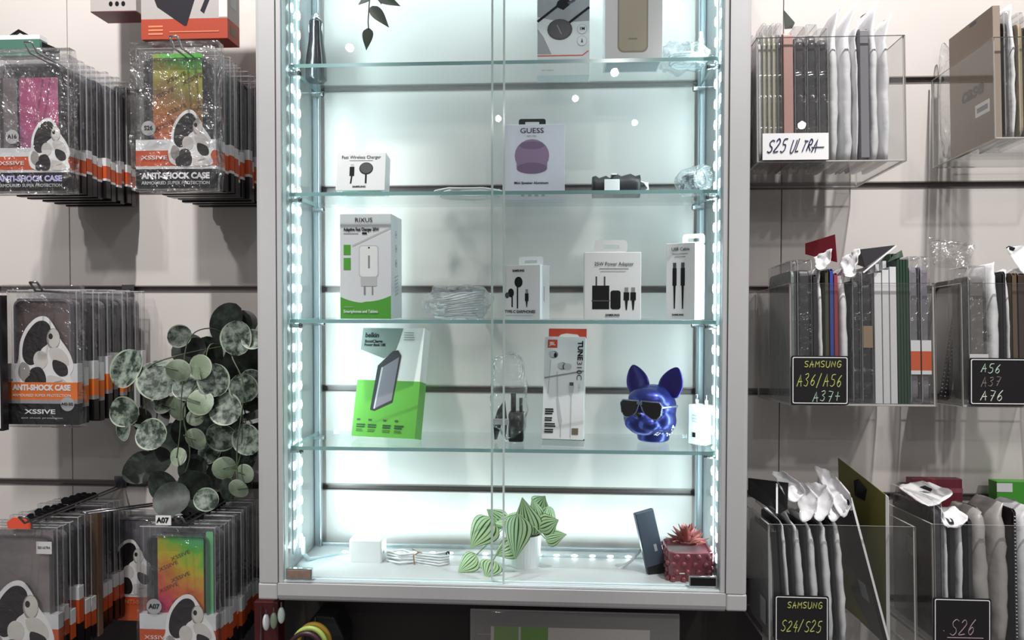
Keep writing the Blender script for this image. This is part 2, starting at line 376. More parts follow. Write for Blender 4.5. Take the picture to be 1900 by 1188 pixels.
# --- top shelf
Z1, Z2, Z3, Z4 = ZS[1:]
p = at(585, 150, .12)
t = thing('car_charger', 'black car charger plug standing upright at the left of the top shelf', 'car charger', (p.x, .125, Z1+.0005))
MB().lathe([(.001, 0), (.0165, 0), (.0185, .003), (.0185, .022), (.017, .042), (.013, .068), (.0118, .085), (.0118, .103), (.0108, .106), (.001, .106)]).build('body', pbr('gloss_black', '1B181B', .18, spec=.7), t, smooth=True)
MB().lathe([(.0006, .1055), (.0095, .1055), (.0095, .110), (.007, .1115), (.007, .114), (.005, .117), (.003, .121), (.0006, .122)]).build('plug_tip', CHROME, t, smooth=True)
m = MB()
for s in (-1, 1): m.ell((s*.0115, 0, .092), (.0018, .004, .010), 0)
m.build('contact_spring', CHROME, t, smooth=True)
t = carton('watch_charger_box', 'white and grey box picturing a black cable and round charging puck, on the top shelf', 1043.5, .113, Z1, .0905, .04, .19)
P = Print(); w = .0905; h = .19
P.r(-w/2+.001, w/2-.001, .028, .1885, pbr('pale_grey_print', 'E2E3E5', .4)).p([(-w/2+.001, .1), (-w/2+.001, .188), (w/2-.001, .188), (w/2-.001, .092), (.0, .09)], pbr('mid_grey_print', '9B9CA1', .4))
P.p([(-w/2+.001, .036), (-w/2+.001, .08), (-.034, .066), (-.02, .036)], pbr('mid_grey_print', '9B9CA1', .4))
P.p(line(-w/2+.001, .092, -.01, .118, .0042), INK).p(line(.008, .088, w/2-.001, .115, .0042), INK)
P.p([(-.013, .117), (-.010, .126), (.001, .133), (.012, .126), (.011, .120), (.0, .111)], INK).p(line(.008, .122, .020, .128, .004), DGREY)
P.p(disc(-.006, .078, .0215, .018), pbr('puck_black', '26262A', .3)).p(disc(-.006, .078, .019, .0155), pbr('puck_grey', '3A3B40', .25)).p(line(-.011, .086, -.003, .070, .002), GREY)
P.r(-w/2+.001, .033, .0325, .0345, pbr('coral_print', 'D5614B', .4)).p(line(.033, .0335, .043, .041, .002), pbr('coral_print', 'D5614B', .4))
for zz in (.078, .058):
    P.p(disc(.032, zz, .0085), GREY).p(disc(.032, zz, .0080), pbr('pale_grey_print', 'E2E3E5', .4))
P.p([(.030, .055), (.034, .055), (.032, .063)], DGREY)
P.done('printed_picture', t)
text('lettering', '1M', .0075, INK, t, (.032, -.0012, .0785), bold=.02); text('lettering', 'FOR GALAXY WATCH', .0062, INK, t, (.005, -.0006, .024), width=.055)
text('lettering', 'with magnet', .0042, GREY, t, (-.027, -.0006, .009))
t = carton('phone_case_box', 'white box with a beige phone case shape on it, on the top shelf', 1173, .045, Z1, .0925, .06, .185)
P = Print().p(rrect(-.026, .023, .014, .112, .010), pbr('beige_edge', 'A79C86', .5)).p(rrect(-.0235, .0205, .0165, .1095, .009), pbr('beige_silicone', 'C2B8A4', .55)); P.done('printed_picture', t)
text('lettering', 'SAMSUNG', .0032, GREY, t, (-.0015, -.0008, .036), width=.013)
m = MB().box(-.043, .043, .006, .054, -.0003, -.0001); m.build('base_patch', pbr('grey_base_label', '9AA1A6', .5), t)
def cable_coil(cx, cy, cz, rx, ry, n, r, seed, mat, name, parent, lift=.006, tail=None):
    random.seed(seed); pts = []
    for i in range(n*18+1):
        a = 2*PI*i/18; k = i//18; q = random.Random(seed+k)
        pts.append((cx+rx*(1+q.uniform(-.12, .12))*math.cos(a)+q.uniform(-.003, .003), cy+ry*(1+q.uniform(-.15, .15))*math.sin(a), cz+r+lift*(k/n)+r*.8*math.sin(3*a+seed)**2))
    if tail: pts += tail
    return MB().tube(pts, r, 0, 6).build(name, mat, parent, smooth=True)
WCAB = pbr('white_cable', 'E3E6E8', .4)
p = at(1272, 150, .10)
t = thing('bagged_cable', 'clear crumpled bag of coiled white cable at the right end of the top shelf', 'bagged cable', (p.x-.004, .105, Z1+.001))
cable_coil(.008, 0, .008, .030, .022, 5, .0016, 3, WCAB, 'cable', t, .018)
MB().ell((0, 0, .024), (.047, .038, .0235), 0, 30, 16, nz=.55, nsc=55, seed=2).build('bag', CRINK, t)
MB().box(.026, .034, -.004, .004, .03, .055).cyl((.030, 0, .055), (.030, 0, .066), .003).build('plug', WHITE, t, bevel=.001)
# --- second shelf
t = carton('wireless_charger_box', 'small white Fast Wireless Charger box on the second shelf', 668, .052, Z2, .083, .035, .066, lean=-.16, py=350)
P = Print().p(disc(.009, .038, .0118, .0105), INK).r(.0075, .0105, .012, .028, INK).r(-.019, -.011, .025, .041, INK).r(-.0175, -.0125, .041, .046, LGREY).p(line(-.015, .025, -.0165, .012, .0025), INK).r(-.02, .02, .0515, .0522, GREY)
P.p(disc(.009, .0385, .0105, .0092), DGREY); P.done('printed_picture', t)
text('lettering', 'Fast Wireless Charger', .0076, INK, t, (0, -.0006, .0575), width=.066); text('lettering', 'SAMSUNG', .0042, INK, t, (-.002, -.0006, .0065), width=.022, bold=.03)
MB().box(-.025, .027, .030, .0308, .066, .073).build('hang_tab', WHITE, t, bevel=.0003)
MB().box(-.031, .035, .003, .032, -.0004, -.0001).build('base_patch', pbr('green_base_reflection', '8FD0A0', .5), t)  # thin green plate paints the reflection under the box
t = carton('speaker_box', 'tall pale box with a purple round speaker picture and black hang tab', 990, .140, Z2, .110, .03, .133, pbr('lilac_white_card', 'DAD7E2', .4), py=350)
P = Print().p(disc(-.003, .078, .0305, .029), pbr('purple_print', '8E7191', .4)).p(disc(-.003, .096, .022, .007), pbr('purple_dark_print', '735A78', .4)).r(-.030, .024, .058, .070, pbr('purple_print', '8E7191', .4)).p(disc(-.003, .056, .027, .010), pbr('purple_dark_print', '735A78', .4))
for i in range(4): P.r(-.022+i*.012, -.016+i*.012, .006, .016, GREY)
P.done('printed_picture', t)
text('lettering', 'GUESS', .0125, INK, t, (-.003, -.0006, .1215), width=.041); text('lettering', 'EST. 1981', .004, GREY, t, (-.003, -.0006, .112)); text('lettering', 'Mini Speaker Aluminum', .0062, INK, t, (-.004, -.0006, .030), width=.06, bold=.02)
tab(t, -.027, .021, .1325, .0135, BLACK, .014)
p = at(1144, 380, .12)
t = thing('cable_bundle', 'short black rolled cable pouch with a white tag on the second shelf', 'cable bundle', (p.x, .125, Z2+.0005))
m = MB()
for x0, x1, dz in ((-.042, -.006, 0), (-.008, .040, .003)):
    loops = []
    for i in range(7):
        x = x0+(x1-x0)*i/6; q = .019+.0012*math.sin(i*2.1)
        loops.append([(x, .016*math.cos(2*PI*j/14), q+dz+q*math.sin(2*PI*j/14)*(1 if math.sin(2*PI*j/14) < 0 else .95)-dz*(math.sin(2*PI*j/14) < 0)) for j in range(14)])
    m.loft(loops)
m.build('sleeve', pbr('soft_black', '1F1E22', .45), t, smooth=True)
MB().box(-.022, .004, -.0185, -.0165, .008, .030).build('tag', WHITE, t, bevel=.0005); MB().box(-.010, .0, -.010, .010, .0385, .0415).build('clip', WHITE, t, bevel=.0008)
m = MB()
for k in range(3): m.tube([(.036, .002*k, .03-.004*k), (.048+.003*k, 0, .026), (.054, -.004, .016-.003*k), (.044, -.004, .006)], .0016, 0, 6)
m.build('cable', WCAB, t, smooth=True)
p = at(1302, 370, .11)
t = thing('bagged_earpiece', 'dark grey cable wound in a clear bag at the right end of the second shelf', 'bagged cable', (p.x-.009, .11, Z2+.001))
cable_coil(-.006, 0, .012, .019, .014, 5, .0024, 9, pbr('dark_cable', '34343A', .4), 'cable', t, .020)
MB().ell((.002, 0, .025), (.036, .030, .0245), 0, 30, 16, nz=.4, nsc=50, seed=5).build('bag', CRINK, t)
p = at(872, 380, .11)
t = thing('cable_coil', 'loose white cable coiled flat on the second shelf behind the doors', 'cable', (p.x, .105, Z2))
cable_coil(0, 0, .0, .052, .036, 5, .0019, 11, WCAB, 'cable', t, .010, [(.06, -.02, .004), (.075, -.03, .003)])
MB().box(.072, .088, -.036, -.027, .0, .005).build('connector', WHITE, t, bevel=.001)
# --- third shelf
t = carton('fast_charger_box', 'tall white and green RIXUS charger box on the third shelf', 678.5, .05, Z3, .0865, .085, .1755, pbr('cool_white_card', 'E4E6E9', .35))
w = .0865; GREENP = pbr('leaf_green_print', '58A63E', .4)
P = Print(); arc = [(-w/2+.0005+(w-.001)*i/12, .029+.010*(abs(i/6-1)**2)-.002*(i < 6)) for i in range(13)]
P.p([(-w/2+.0005, .0005)]+[(w/2-.0005, .0005)]+arc[::-1], GREENP)
P.p(line(-.022, .122, .043, .152, .003), LGREY).r(-.037, -.025, .107, .124, GREENP).r(-.037, -.025, .082, .102, GREENP)
P.p(rrect(-.011, .022, .070, .123, .005), LGREY).p(rrect(-.0095, .0205, .071, .1215, .0045), pbr('plug_white_print', 'F2F3F4', .3)).p(rrect(-.008, .019, .055, .071, .002), LGREY).r(-.001, .0, .041, .056, GREY).r(-.003, -.0008, .041, .055, GREY).r(.0105, .0128, .041, .055, GREY).p(disc(.006, .119, .0015), INK).r(.0045, .0075, .085, .106, GREY)
P.r(-.037, -.012, .1425, .1435, GREY).r(-.0055, .0025, .1415, .1445, INK); P.r(-.036, -.022, .0195, .0202, LGREY)
P.done('printed_picture', t)
text('logo', 'RIXUS', .0098, INK, t, (-.003, -.0008, .165), width=.029); text('lettering', 'Adaptive Fast Charger 20W', .0074, INK, t, (-.007, -.0008, .1495), width=.060, bold=.035)
text('lettering', 'Smartphones and Tablets', .007, WHITE, t, (-.008, -.0012, .0125), width=.058, bold=.02)
P = Print(0)
for zz in (.144, .12, .095): P.p(disc(0, zz, .0075, .0062), GREY).p(disc(0, zz, .0068, .0055), pbr('cool_white_card', 'E4E6E9', .35)).p(disc(0, zz, .002, .003), DGREY)
for i in range(6): P.p(line(-.012, .07-i*.006, .012, .074-i*.006, .0022), LGREY)
o = P.done('side_print', t); o.rotation_euler = (0, 0, PI/2); o.location = (w/2, .040, 0)
p = at(852, 590, .08)
t = thing('bagged_cable', 'clear bag with neat loops of white cable beside the tall RIXUS box', 'bagged cable', (p.x, .08, Z3))
m = MB()
for k in range(11):
    q = random.Random(k); zz = .003+k*.0042
    m.tube([(-.034-q.uniform(0, .008), q.uniform(-.012, .0), zz*.7+.001), (-.02, -.018, zz*.75), (.0, -.02, zz*.8+q.uniform(0, .003)), (.03, -.016, zz), (.042, -.004, zz+.001), (.034, .012, zz), (0, .016, zz), (-.03, .012, zz*.8)], .0017, 0, 6)
m.build('cable', WCAB, t, smooth=True)
MB().ell((0, 0, .0285), (.055, .030, .0285), 0, 34, 16, nz=.35, nsc=45, seed=8, sup=.75).build('bag', CRINK, t)
t = carton('earphones_box', 'small white TYPE-C EARPHONES box on the third shelf, turned slightly left', 968, .062, Z3, .0665, .04, .0905, rz=-.40, py=592)
P = Print().p(disc(-.006, .062, .0075, .009), INK).p(disc(-.020, .044, .0055, .0075), INK).p(disc(-.027, .040, .004, .005), DGREY).r(-.009, -.0065, .018, .055, INK).r(-.019, -.0165, .020, .04, INK).p(rrect(.006, .0125, .030, .044, .0015), INK).r(.007, .0115, .043, .050, GREY).p([(.0075, .03), (.011, .03), (.0098, .02), (.0088, .02)], INK)
P.r(-.029, .02, .006, .0065, GREY); P.done('printed_picture', t)
text('lettering', 'SAMSUNG', .0048, INK, t, (-.006, -.0008, .081), width=.022, bold=.04); text('lettering', 'TYPE-C EARPHONES', .0068, INK, t, (-.003, -.0008, .0125), width=.056, bold=.02)
tab(t, -.024, .022, .0902, .0165, WHITE, .038)
MB().box(.0333, .0335, .016, .017, .03, .055).build('side_print', DGREY, t)
t = carton('power_adapter_box', 'white 25W Power Adapter box with a hang tab on the third shelf', 1136.5, .055, Z3, .0925, .045, .111, py=592)
P = Print().r(-.0335, -.0055, .017, .056, INK).r(-.0345, -.0045, .030, .032, DGREY).r(-.028, -.0255, .056, .071, DGREY).r(-.0145, -.012, .056, .071, DGREY).p(rrect(-.0035, .013, .017, .048, .004), INK)
for x in (.0225, .0335): P.r(x-.0045, x+.0045, .032, .045, INK).r(x-.003, x+.003, .045, .053, GREY).p([(x-.0025, .032), (x+.0025, .032), (x+.001, .016), (x-.001, .016)], INK)
P.r(-.022, .026, .0835, .0845, GREY).r(-.020, .022, .0795, .0805, LGREY); P.done('printed_picture', t)
text('lettering', '25W Power Adapter', .0085, INK, t, (.002, -.001, .0915), width=.064); text('lettering', 'SAMSUNG', .0048, INK, t, (0, -.001, .0075), width=.023, bold=.04)
tab(t, -.030, .024, .1105, .0205, WHITE, .001)
t = carton('cable_box', 'upright white USB Cable box with a hang tab at the right of the third shelf', 1262, .062, Z3, .049, .052, .126, rz=-.50, py=592)
P = Print()
for x in (-.010, .004): P.r(x-.0035, x+.0035, .056, .085, INK).r(x-.0028, x+.0028, .085, .094, DGREY).p([(x-.002, .056), (x+.002, .056), (x+.001, .018), (x-.001, .018)], INK)
P.r(-.014, .012, .108, .109, GREY).r(-.010, .008, .1035, .1045, GREY); P.done('printed_picture', t)
text('lettering', 'USB Cable', .0075, INK, t, (0, -.0007, .116), width=.030); text('lettering', 'SAMSUNG', .0042, INK, t, (-.004, -.0007, .008), width=.02, bold=.04)
P = Print().r(-.012, .012, .112, .1135, LGREY).r(-.012, .006, .103, .1045, LGREY).r(-.001, .0015, .012, .04, GREY); o = P.done('side_print', t); o.rotation_euler = (0, 0, PI/2); o.location = (.0245, .026, 0)
tab(t, -.014, .0245, .1258, .019, WHITE, .050)
# --- fourth shelf
t = carton('power_bank_box', 'green and white power bank box leaning at the left of the fourth shelf', 710, .082, Z4, .119, .028, .192, pbr('white_green_card', 'E9EBE6', .4), rz=-.22, lean=-.24, py=820)
w = .119; GR = pbr('lime_print', '62AD42', .4); PB = pbr('grey_bank_print', '85828A', .35)
MB().box(-w/2-.0004, w/2+.0004, -.0003, .0284, -.0001, .098).build('lower_sleeve', GR, t, bevel=.0004)
P = Print(-.0004).p([(-w/2, .152), (-w/2, .191), (.018, .191), (.008, .152), (-.013, .137)], pbr('sage_grey_print', '7F8C84', .4))
P.p([(-.029, .046), (-.021, .044), (.012, .060), (.020, .142), (.013, .152), (.003, .150), (-.018, .129), (-.023, .124)], pbr('bank_dark_print', '3C3B40', .35)).p([(-.022, .048), (.010, .064), (.0165, .140), (-.014, .121)], PB).p(line(-.0215, .048, -.014, .121, .003), pbr('bank_light_print', 'C9C9CE', .3))
for i, x in enumerate((-.052, -.030, -.002, .020)):
    P.r(x, x+.006, .027, .030, DGREY).lines(x, x+.018, .021, 2, .0038, .0022, pbr('dark_green_ink', '1F4A22', .5)).lines(x, x+.015, .012, 2, .0028, .0009, pbr('dark_green_ink', '1F4A22', .5))
P.lines(.022, .046, .184, 4, .0042, .0012, GREY); P.done('printed_picture', t)
text('logo', 'belkin', .0125, INK, t, (-.040, -.001, .178), width=.026, bold=.02); text('lettering', 'BoostCharge', .0075, INK, t, (-.036, -.001, .167), width=.034, bold=.02); text('lettering', 'Power Bank 10K', .0072, INK, t, (-.0325, -.001, .1605), width=.042, bold=.02)
MB().box(-.02, .02, .012, .016, .192, .1935).build('hang_tab', pbr('sage_grey_print', '7F8C84', .4), t)
p = at(944, 820, .10)
t = thing('bagged_charger', 'black wall charger and cable sealed in a clear bag, beside the earphone carton', 'bagged charger', (p.x, .10, Z4+.0005))
MB().box(.0, .026, -.016, .016, 0, .050).build('adapter', BLACK, t, bevel=.003)
MB().cyl((.008, 0, .05), (.008, 0, .082), .0045).cyl((.021, 0, .05), (.021, 0, .074), .003).build('prong', BLACK, t, smooth=True)
m = MB()
for k in range(6): m.tube([(-.022, -.012+.002*k, .004), (-.024+.002*k, -.010, .03), (-.018+.002*k, 0, .052+.003*k), (-.010+.001*k, .008, .03), (-.008, .01, .004)], .0024, 0, 6)
m.build('cable', BLACK, t, smooth=True)
MB().box(-.027, .001, -.0165, -.0135, .030, .040).build('cable_tie', LGREY, t, bevel=.0006)
MB().ell((0, 0, .075), (.031, .021, .0755), 0, 26, 22, nz=.3, nsc=38, seed=4, sup=.7).build('bag', BAG, t)
t = carton('earphone_carton', 'tall white TUNE310C earphone box with a red top, leaning on the fourth shelf', 1043, .088, Z4, .0715, .024, .178, rz=-.13, lean=-.22, py=820)
w = .0715; JR = pbr('red_print', 'D8412B', .4)
P = Print().r(-.030, -.013, .158, .1725, JR)
def bud(x, z):
    P.p(disc(x, z, .008, .0068), GREY).p(disc(x-.003, z+.001, .0055), LGREY).p(disc(x+.003, z-.001, .0028, .0042), INK)
bud(-.019, .146); bud(-.003, .126); P.p(disc(.006, .125, .007, .006), LGREY)
P.p(line(-.024, .137, -.027, .078, .0017), LGREY).p(line(-.012, .116, -.010, .07, .002), LGREY).p([(-.012, .07), (-.008, .07), (-.001, .03), (-.004, .018), (-.009, .04)], LGREY).p(line(-.003, .02, -.003, .004, .0016), LGREY).p(line(-.034, .105, .034, .118, .0022), GREY)
P.p(rrect(.010, .017, .092, .098, .0008), DGREY).p([(.009, .092), (.018, .092), (.0165, .080), (.015, .074), (.012, .074), (.0105, .080)], LGREY).p(line(.0135, .074, .014, .004, .0018), LGREY)
P.r(.016, .027, .009, .0195, pbr('olive_gold_print', '6E6650', .4)).lines(-.031, -.016, .052, 3, .0038, .0022, INK).lines(-.031, -.018, .037, 2, .004, .0022, INK).lines(-.031, -.012, .027, 2, .0038, .0022, INK).lines(-.031, -.014, .017, 2, .0038, .0022, INK)
P.done('printed_picture', t)
text('logo', 'JBL', .008, WHITE, t, (-.0215, -.0022, .165), width=.011, bold=.03)
text('lettering', 'TUNE', .0125, INK, t, (.027, -.0022, .153), (PI/2, PI/2, 0), width=.034, bold=.04); text('lettering', '310C', .0125, INK, t, (.026, -.0022, .118), (PI/2, PI/2, 0), width=.032); text('lettering', 'USB-C', .006, LGREY, t, (.0265, -.0022, .089), (PI/2, PI/2, 0))
m = MB(); x0, x1, h0, h1 = -w/2+.004, w/2, .178, .196
m.prism([(x0, h0), (x0+.014, h0), (x0+.022, h0+.0075), (0, h0+.0095), (.02, h0+.0075), (.026, h0), (x1, h0), (x1, h1), (x0, h1)], .020, .0212); m.build('hang_tab', JR, t)
MB().box(-w/2-.0003, w/2+.0003, .001, .0242, -.0003, .002).build('base_strip', INK, t)
p = at(1308, 825, .075)
t = thing('wall_adapter_box', 'small white plug adapter box at the right end of the fourth shelf', 'adapter', (p.x-.002, .095, Z4+.0005), (0, 0, -.75))
MB().box(-.017, .017, -.015, .015, 0, .066).build('body', WHITE, t, bevel=.0015)
m = MB()
for x in (-.009, .009):
    m.cyl((x, 0, .066), (x, 0, .074), .0028); m.cyl((x, 0, .074), (x, 0, .083), .0022, 1)
m.build('prong', [WHITE, CHROME], t, smooth=True)
Print(-.0151).lines(-.008, .003, .05, 3, .005, .0025, LGREY).r(-.008, -.002, .012, .02, INK).done('printed_label', t)
# dog head
p = at(1207, 822, .10)
BLUE = pbr('metallic_blue_glaze', '343C86', .33, .8, coat=.15); DBLUE = pbr('deep_blue_glaze', '251C74', .22, .6, coat=.4)
t = thing('dog_head_figurine', 'shiny blue bulldog head figurine wearing dark sunglasses', 'figurine', (p.x, .10, Z4+.0026), (0, 0, -.60))
m = MB()
m.ell((0, .006, .058), (.0415, .041, .040)); m.ell((0, .012, .035), (.040, .034, .030)); m.ell((0, .010, .012), (.029, .027, .014)); m.lathe([(.001, 0), (.027, 0), (.028, .012), (.001, .014)], (0, .010, 0))
m.ell((0, -.020, .042), (.030, .024, .018)); m.ell((-.013, -.031, .034), (.019, .017, .014)); m.ell((.013, -.031, .034), (.019, .017, .014)); m.ell((0, -.028, .024), (.024, .018, .010))
m.ell((0, -.010, .072), (.036, .028, .022)); m.ell((-.024, -.008, .040), (.021, .024, .022)); m.ell((.024, -.008, .040), (.021, .024, .022)); m.ell((0, -.040, .049), (.008, .007, .007))
o = m.build('head', BLUE, t, smooth=True)
r = o.modifiers.new('remesh', 'REMESH'); r.mode = 'VOXEL'; r.voxel_size = .0018; r.use_smooth_shade = True
r = o.modifiers.new('smooth', 'SMOOTH'); r.iterations = 30
for s in (-1, 1):
    m = MB(); loops = []
    for i in range(10):
        u = i/9; cxx = s*(.026+.016*u**1.2); zz = .078+.050*u; wd_ = .0185*math.sqrt(max(.02, 1-u**2.2))*(1+.35*math.sin(PI*u)); th = .007*math.sqrt(max(.03, 1-u**2))
        lp = []
        for j in range(16):
            a = 2*PI*j/16; yy = th*math.sin(a); fr = .006*max(0, math.cos(a)**2-.0)*0
            if math.sin(a) < 0: yy *= (.2+abs(math.cos(a))**2*.9)
            lp.append((cxx+wd_*math.cos(a)*.95, .010+yy+(0.004*u), zz+s*math.cos(a)*wd_*-.25))
        loops.append(lp)
    m.loft(loops); m.build('ear', DBLUE, t, smooth=True, sub=1)
g = MB()
lens = []
for s in (-1, 1):
    lp = [(s*(.0025), .066), (s*.004, .072), (s*.033, .071), (s*.037, .066), (s*.035, .052), (s*.028, .0445), (s*.015, .0455), (s*.007, .055)]
    if s < 0: lp = lp[::-1]
    lens.append(lp); cx = sum(a for a, b in lp)/8; cz = sum(b for a, b in lp)/8
    big = [(cx+(a-cx)*1.13, cz+(b-cz)*1.17) for a, b in lp]
    v = []
    for P_, y in ((lp, -.040), (big, -.040), (big, -.034), (lp, -.034)): v += [(a, y+.42*abs(a)**1.5*9*.1, b) for a, b in P_]
    f = []
    for q in range(4):
        for i in range(8): f.append((q*8+i, q*8+(i+1) % 8, ((q+1) % 4)*8+(i+1) % 8, ((q+1) % 4)*8+i))
    g.add(v, f)
    g.tube([(s*.037, -.035, .064), (s*.043, -.015, .064), (s*.043, .012, .062)], .0022)
g.box(-.005, .005, -.041, -.036, .067, .0715)
gl = g.build('sunglasses', pbr('silver_blue_rim', '9AA3BE', .2, .9), t, bevel=.0006)
for lp in lens: MB().prism([(a, b) for a, b in lp], -.0385, -.0355).build('lens', pbr('black_lens', '120E10', .12, spec=.8), gl)
m = MB(); q = random.Random(4)
for k in range(46):
    a = q.uniform(-.3, 1.5); zz = q.uniform(.013, .031); rr = .0300+.50*(zz-.012)
    m.ell((rr*math.sin(a)*.98+.003, .011-rr*math.cos(a)*.95, zz), (.0017,)*3, 0, 8, 6)
m.build('studded_collar', pbr('crystal_stud', 'E3E6F4', .08, .8), t, smooth=True)
MB().ell((0, -.0445, .0505), (.0055, .0038, .0042)).build('nose', BLACK, t, smooth=True)
# --- cabinet floor
t = carton('adapter_cube', 'plain white cube adapter on the cabinet floor at left', 678, .097, ZF, .058, .036, .046, pbr('matt_white_plastic', 'E8EAEA', .5), cat='adapter', bevel=.003, py=1060)
MB().box(.0292, .0296, .012, .024, .018, .024).build('socket', GREY, t)
p = at(775, 1055, .10)
t = thing('white_cable', 'white cable bundle bound with a twist tie beside the white cube adapter', 'cable', (p.x, .105, ZF))
m = MB()
for k in range(5):
    q = random.Random(k+20); z = .004+.0042*k
    m.tube([(-.056, -.004+.004*k, z), (-.03, -.018+q.uniform(0, .01), z+.002), (0, -.004+.002*k, z), (.03, .008-.004*k, z+.003), (.05, .006, z+.002), (.055, -.008, z), (.04, -.02+.002*k, z), (0, -.006, z+.001), (-.03, .01+.002*k, z), (-.058, .008, z)], .0020, 0, 6)
m.build('cable', WCAB, t, smooth=True)
MB().tube([(-.004, -.012, .002), (-.006, -.012, .022), (.004, -.008, .027), (.006, .008, .02)], .0012).tube([(.004, -.010, .026), (-.008, -.014, .034)], .0009).build('twist_tie', pbr('brown_tie', '9A7A62', .5), t)
MB().ell((.052, .004, .022), (.004, .0035, .003)).build('plug', BLACK, t)
# striped plant
p = at(974, 1068, .095)
t = thing('potted_peperomia', 'striped green leafy plant in a plain white pot on the cabinet floor', 'potted plant', (p.x, .105, ZF))
MB().lathe([(.001, 0), (.0225, 0), (.0235, .003), (.0292, .062), (.0278, .062), (.0265, .056), (.001, .056)]).build('pot', pbr('white_ceramic', 'EDEFF1', .35), t, smooth=False, bevel=.0006)
MB().lathe([(.001, .0565), (.0262, .0565), (.02, .0595), (.001, .061)]).build('soil', pbr('dark_soil', '2A201C', .9, bump=1, bscale=300), t)
SG = pbr('pale_stripe_green', 'AECC9C', .4); SD = pbr('dark_stripe_green', '2F4A28', .4); SBK = pbr('leaf_underside_green', '7E9A70', .5)
lv = MB(); stm = MB()
def stripe(u, v): return 1 if abs(((v+1)*3.5) % 1-.5) > .36 else 0
for (lx, ly, tx, ty, Lw, nrm, Y0) in (
    (985, 1000, 968, 926, .052, (-.2, -.5, .8), .10), (1000, 980, 1035, 965, .045, (.5, -.6, .5), .10), (1003, 985, 990, 927, .04, (.1, -.6, .7), .11),
    (960, 955, 952, 1040, .056, (-.4, -.8, .4), .06), (912, 962, 870, 1018, .058, (-.3, -.9, .3), .075), (884, 1030, 848, 1062, .040, (-.3, -.8, .5), .07),
    (915, 1040, 903, 1068, .042, (-.1, -.9, .4), .055), (1012, 1000, 1050, 990, .032, (.1, -.7, .7), .09), (940, 975, 905, 945, .038, (-.5, -.5, .7), .12),
    (1018, 940, 1034, 1005, .036, (.7, -.6, .4), .12), (980, 965, 918, 968, .042, (-.3, -.7, .7), .11), (958, 1010, 918, 1030, .04, (-.2, -.9, .4), .07), (995, 945, 1010, 922, .04, (.3, -.6, .7), .13)):
    a = at(lx, ly, Y0); b = at(tx, ty, Y0-.012)
    L = (b-a).length
    a2 = a-Vector((p.x, .105, ZF)); lv.leaf(a2, b-a, nrm, max(L, .03), Lw, stripe, 2, cup=-.14, droop=.10, nu=10, nv=40, tip=0)
    stm.tube([(a2.x*.12, a2.y*.1, .058), (a2.x*.45, a2.y*.5, max(.075, .058+(a2.z-.05)*.7)), tuple(a2)], [.0012, .0011, .001], 0, 6)
lv.build('foliage', [SG, SD, SBK], t, smooth=True, fix=False); stm.build('stems', pbr('pale_stem', '9DB08A', .5), t, smooth=True)
# power bank
a, b = at(1226, 1078, .062), at(1204, 962, .062)
t = thing('power_bank', 'slim dark blue-grey power bank leaning beside the red pot', 'power bank', (at(1222, 1078, .075).x, .075, ZF+.0035), (-.10, -.20, .30))
MB().box(-.0175, .0175, 0, .010, 0, .110).build('body', pbr('slate_plastic', '3A424E', .4), t, bevel=.002)
MB().box(.003, .008, -.0002, 0, .04, .052).build('logo', GREY, t); MB().box(-.0172, .0172, -.0002, .0, .002, .018).build('end_cap', BLACK, t)
p = at(1150, 1058, .10)
tag(MB().tube([at(1132, 1066, .10)+Vector((0, 0, .004)), at(1150, 1056, .10), at(1170, 1042, .10), at(1190, 1020, .098)], .0026, 0, 8).build('white_lead', WCAB, smooth=True), 'short thick white lead rising behind the slim power bank', 'cable')
# succulent in red pot
p = at(1281, 1075, .08)
t = thing('potted_succulent', 'dark red rosette succulent in a knobbly maroon square pot', 'potted plant', (p.x-.006, .0785, ZF+.0005))
MAR = pbr('maroon_glaze', '7E3B44', .3, coat=.3); m = MB(); loops = []
for z, w in ((0, .032), (.002, .0345), (.03, .0365), (.052, .037), (.054, .036), (.052, .034), (.047, .033)):
    loops.append([(x*1.0, y, z) for x, y in rrect(-w, w, -w, w, .010, 4)])
m.loft(loops); m.build('pot', MAR, t, smooth=False, bevel=.0005)
m = MB()
for i in range(4):
    for j in range(4):
        x = -.026+.0175*i+(.006 if j % 2 else 0)-.003; z = .009+.0125*j
        m.ell((x, -.0362, z), (.0048, .004, .0048), 0, 12, 8); m.ell((-.0362, x, z), (.004, .0048, .0048), 0, 12, 8); m.ell((.0362, x, z), (.004, .0048, .0048), 0, 12, 8)
m.build('pot_knobs', MAR, t, smooth=True)
MB().box(-.022, -.010, -.0368, -.0362, .0185, .0200).build('price_mark', WHITE, t)
m = MB(); SR = pbr('succulent_red', '8C4A46', .35, var=.3, vscale=60); SR2 = pbr('succulent_pink', 'B9736B', .35)
for ring, (n, el, L, W, z) in enumerate(((10, .25, .036, .019, .054), (9, .6, .032, .017, .058), (7, .95, .027, .014, .062), (5, 1.25, .020, .011, .066))):
    for k in range(n):
        a = 2*PI*(k+.5*ring)/n; d = Vector((math.cos(a)*math.cos(el), math.sin(a)*math.cos(el), math.sin(el)))
        m.leaf(Vector((0, 0, z))+d*.004, d, Vector((-math.cos(a)*math.sin(el), -math.sin(a)*math.sin(el), math.cos(el))), L, W, lambda u, v: 1 if abs(v) > .8 else 0, 0, cup=.25, droop=-.12, nu=7, nv=8, tip=0)
m.build('rosette', [SR, SR2], t, smooth=True, fix=False)
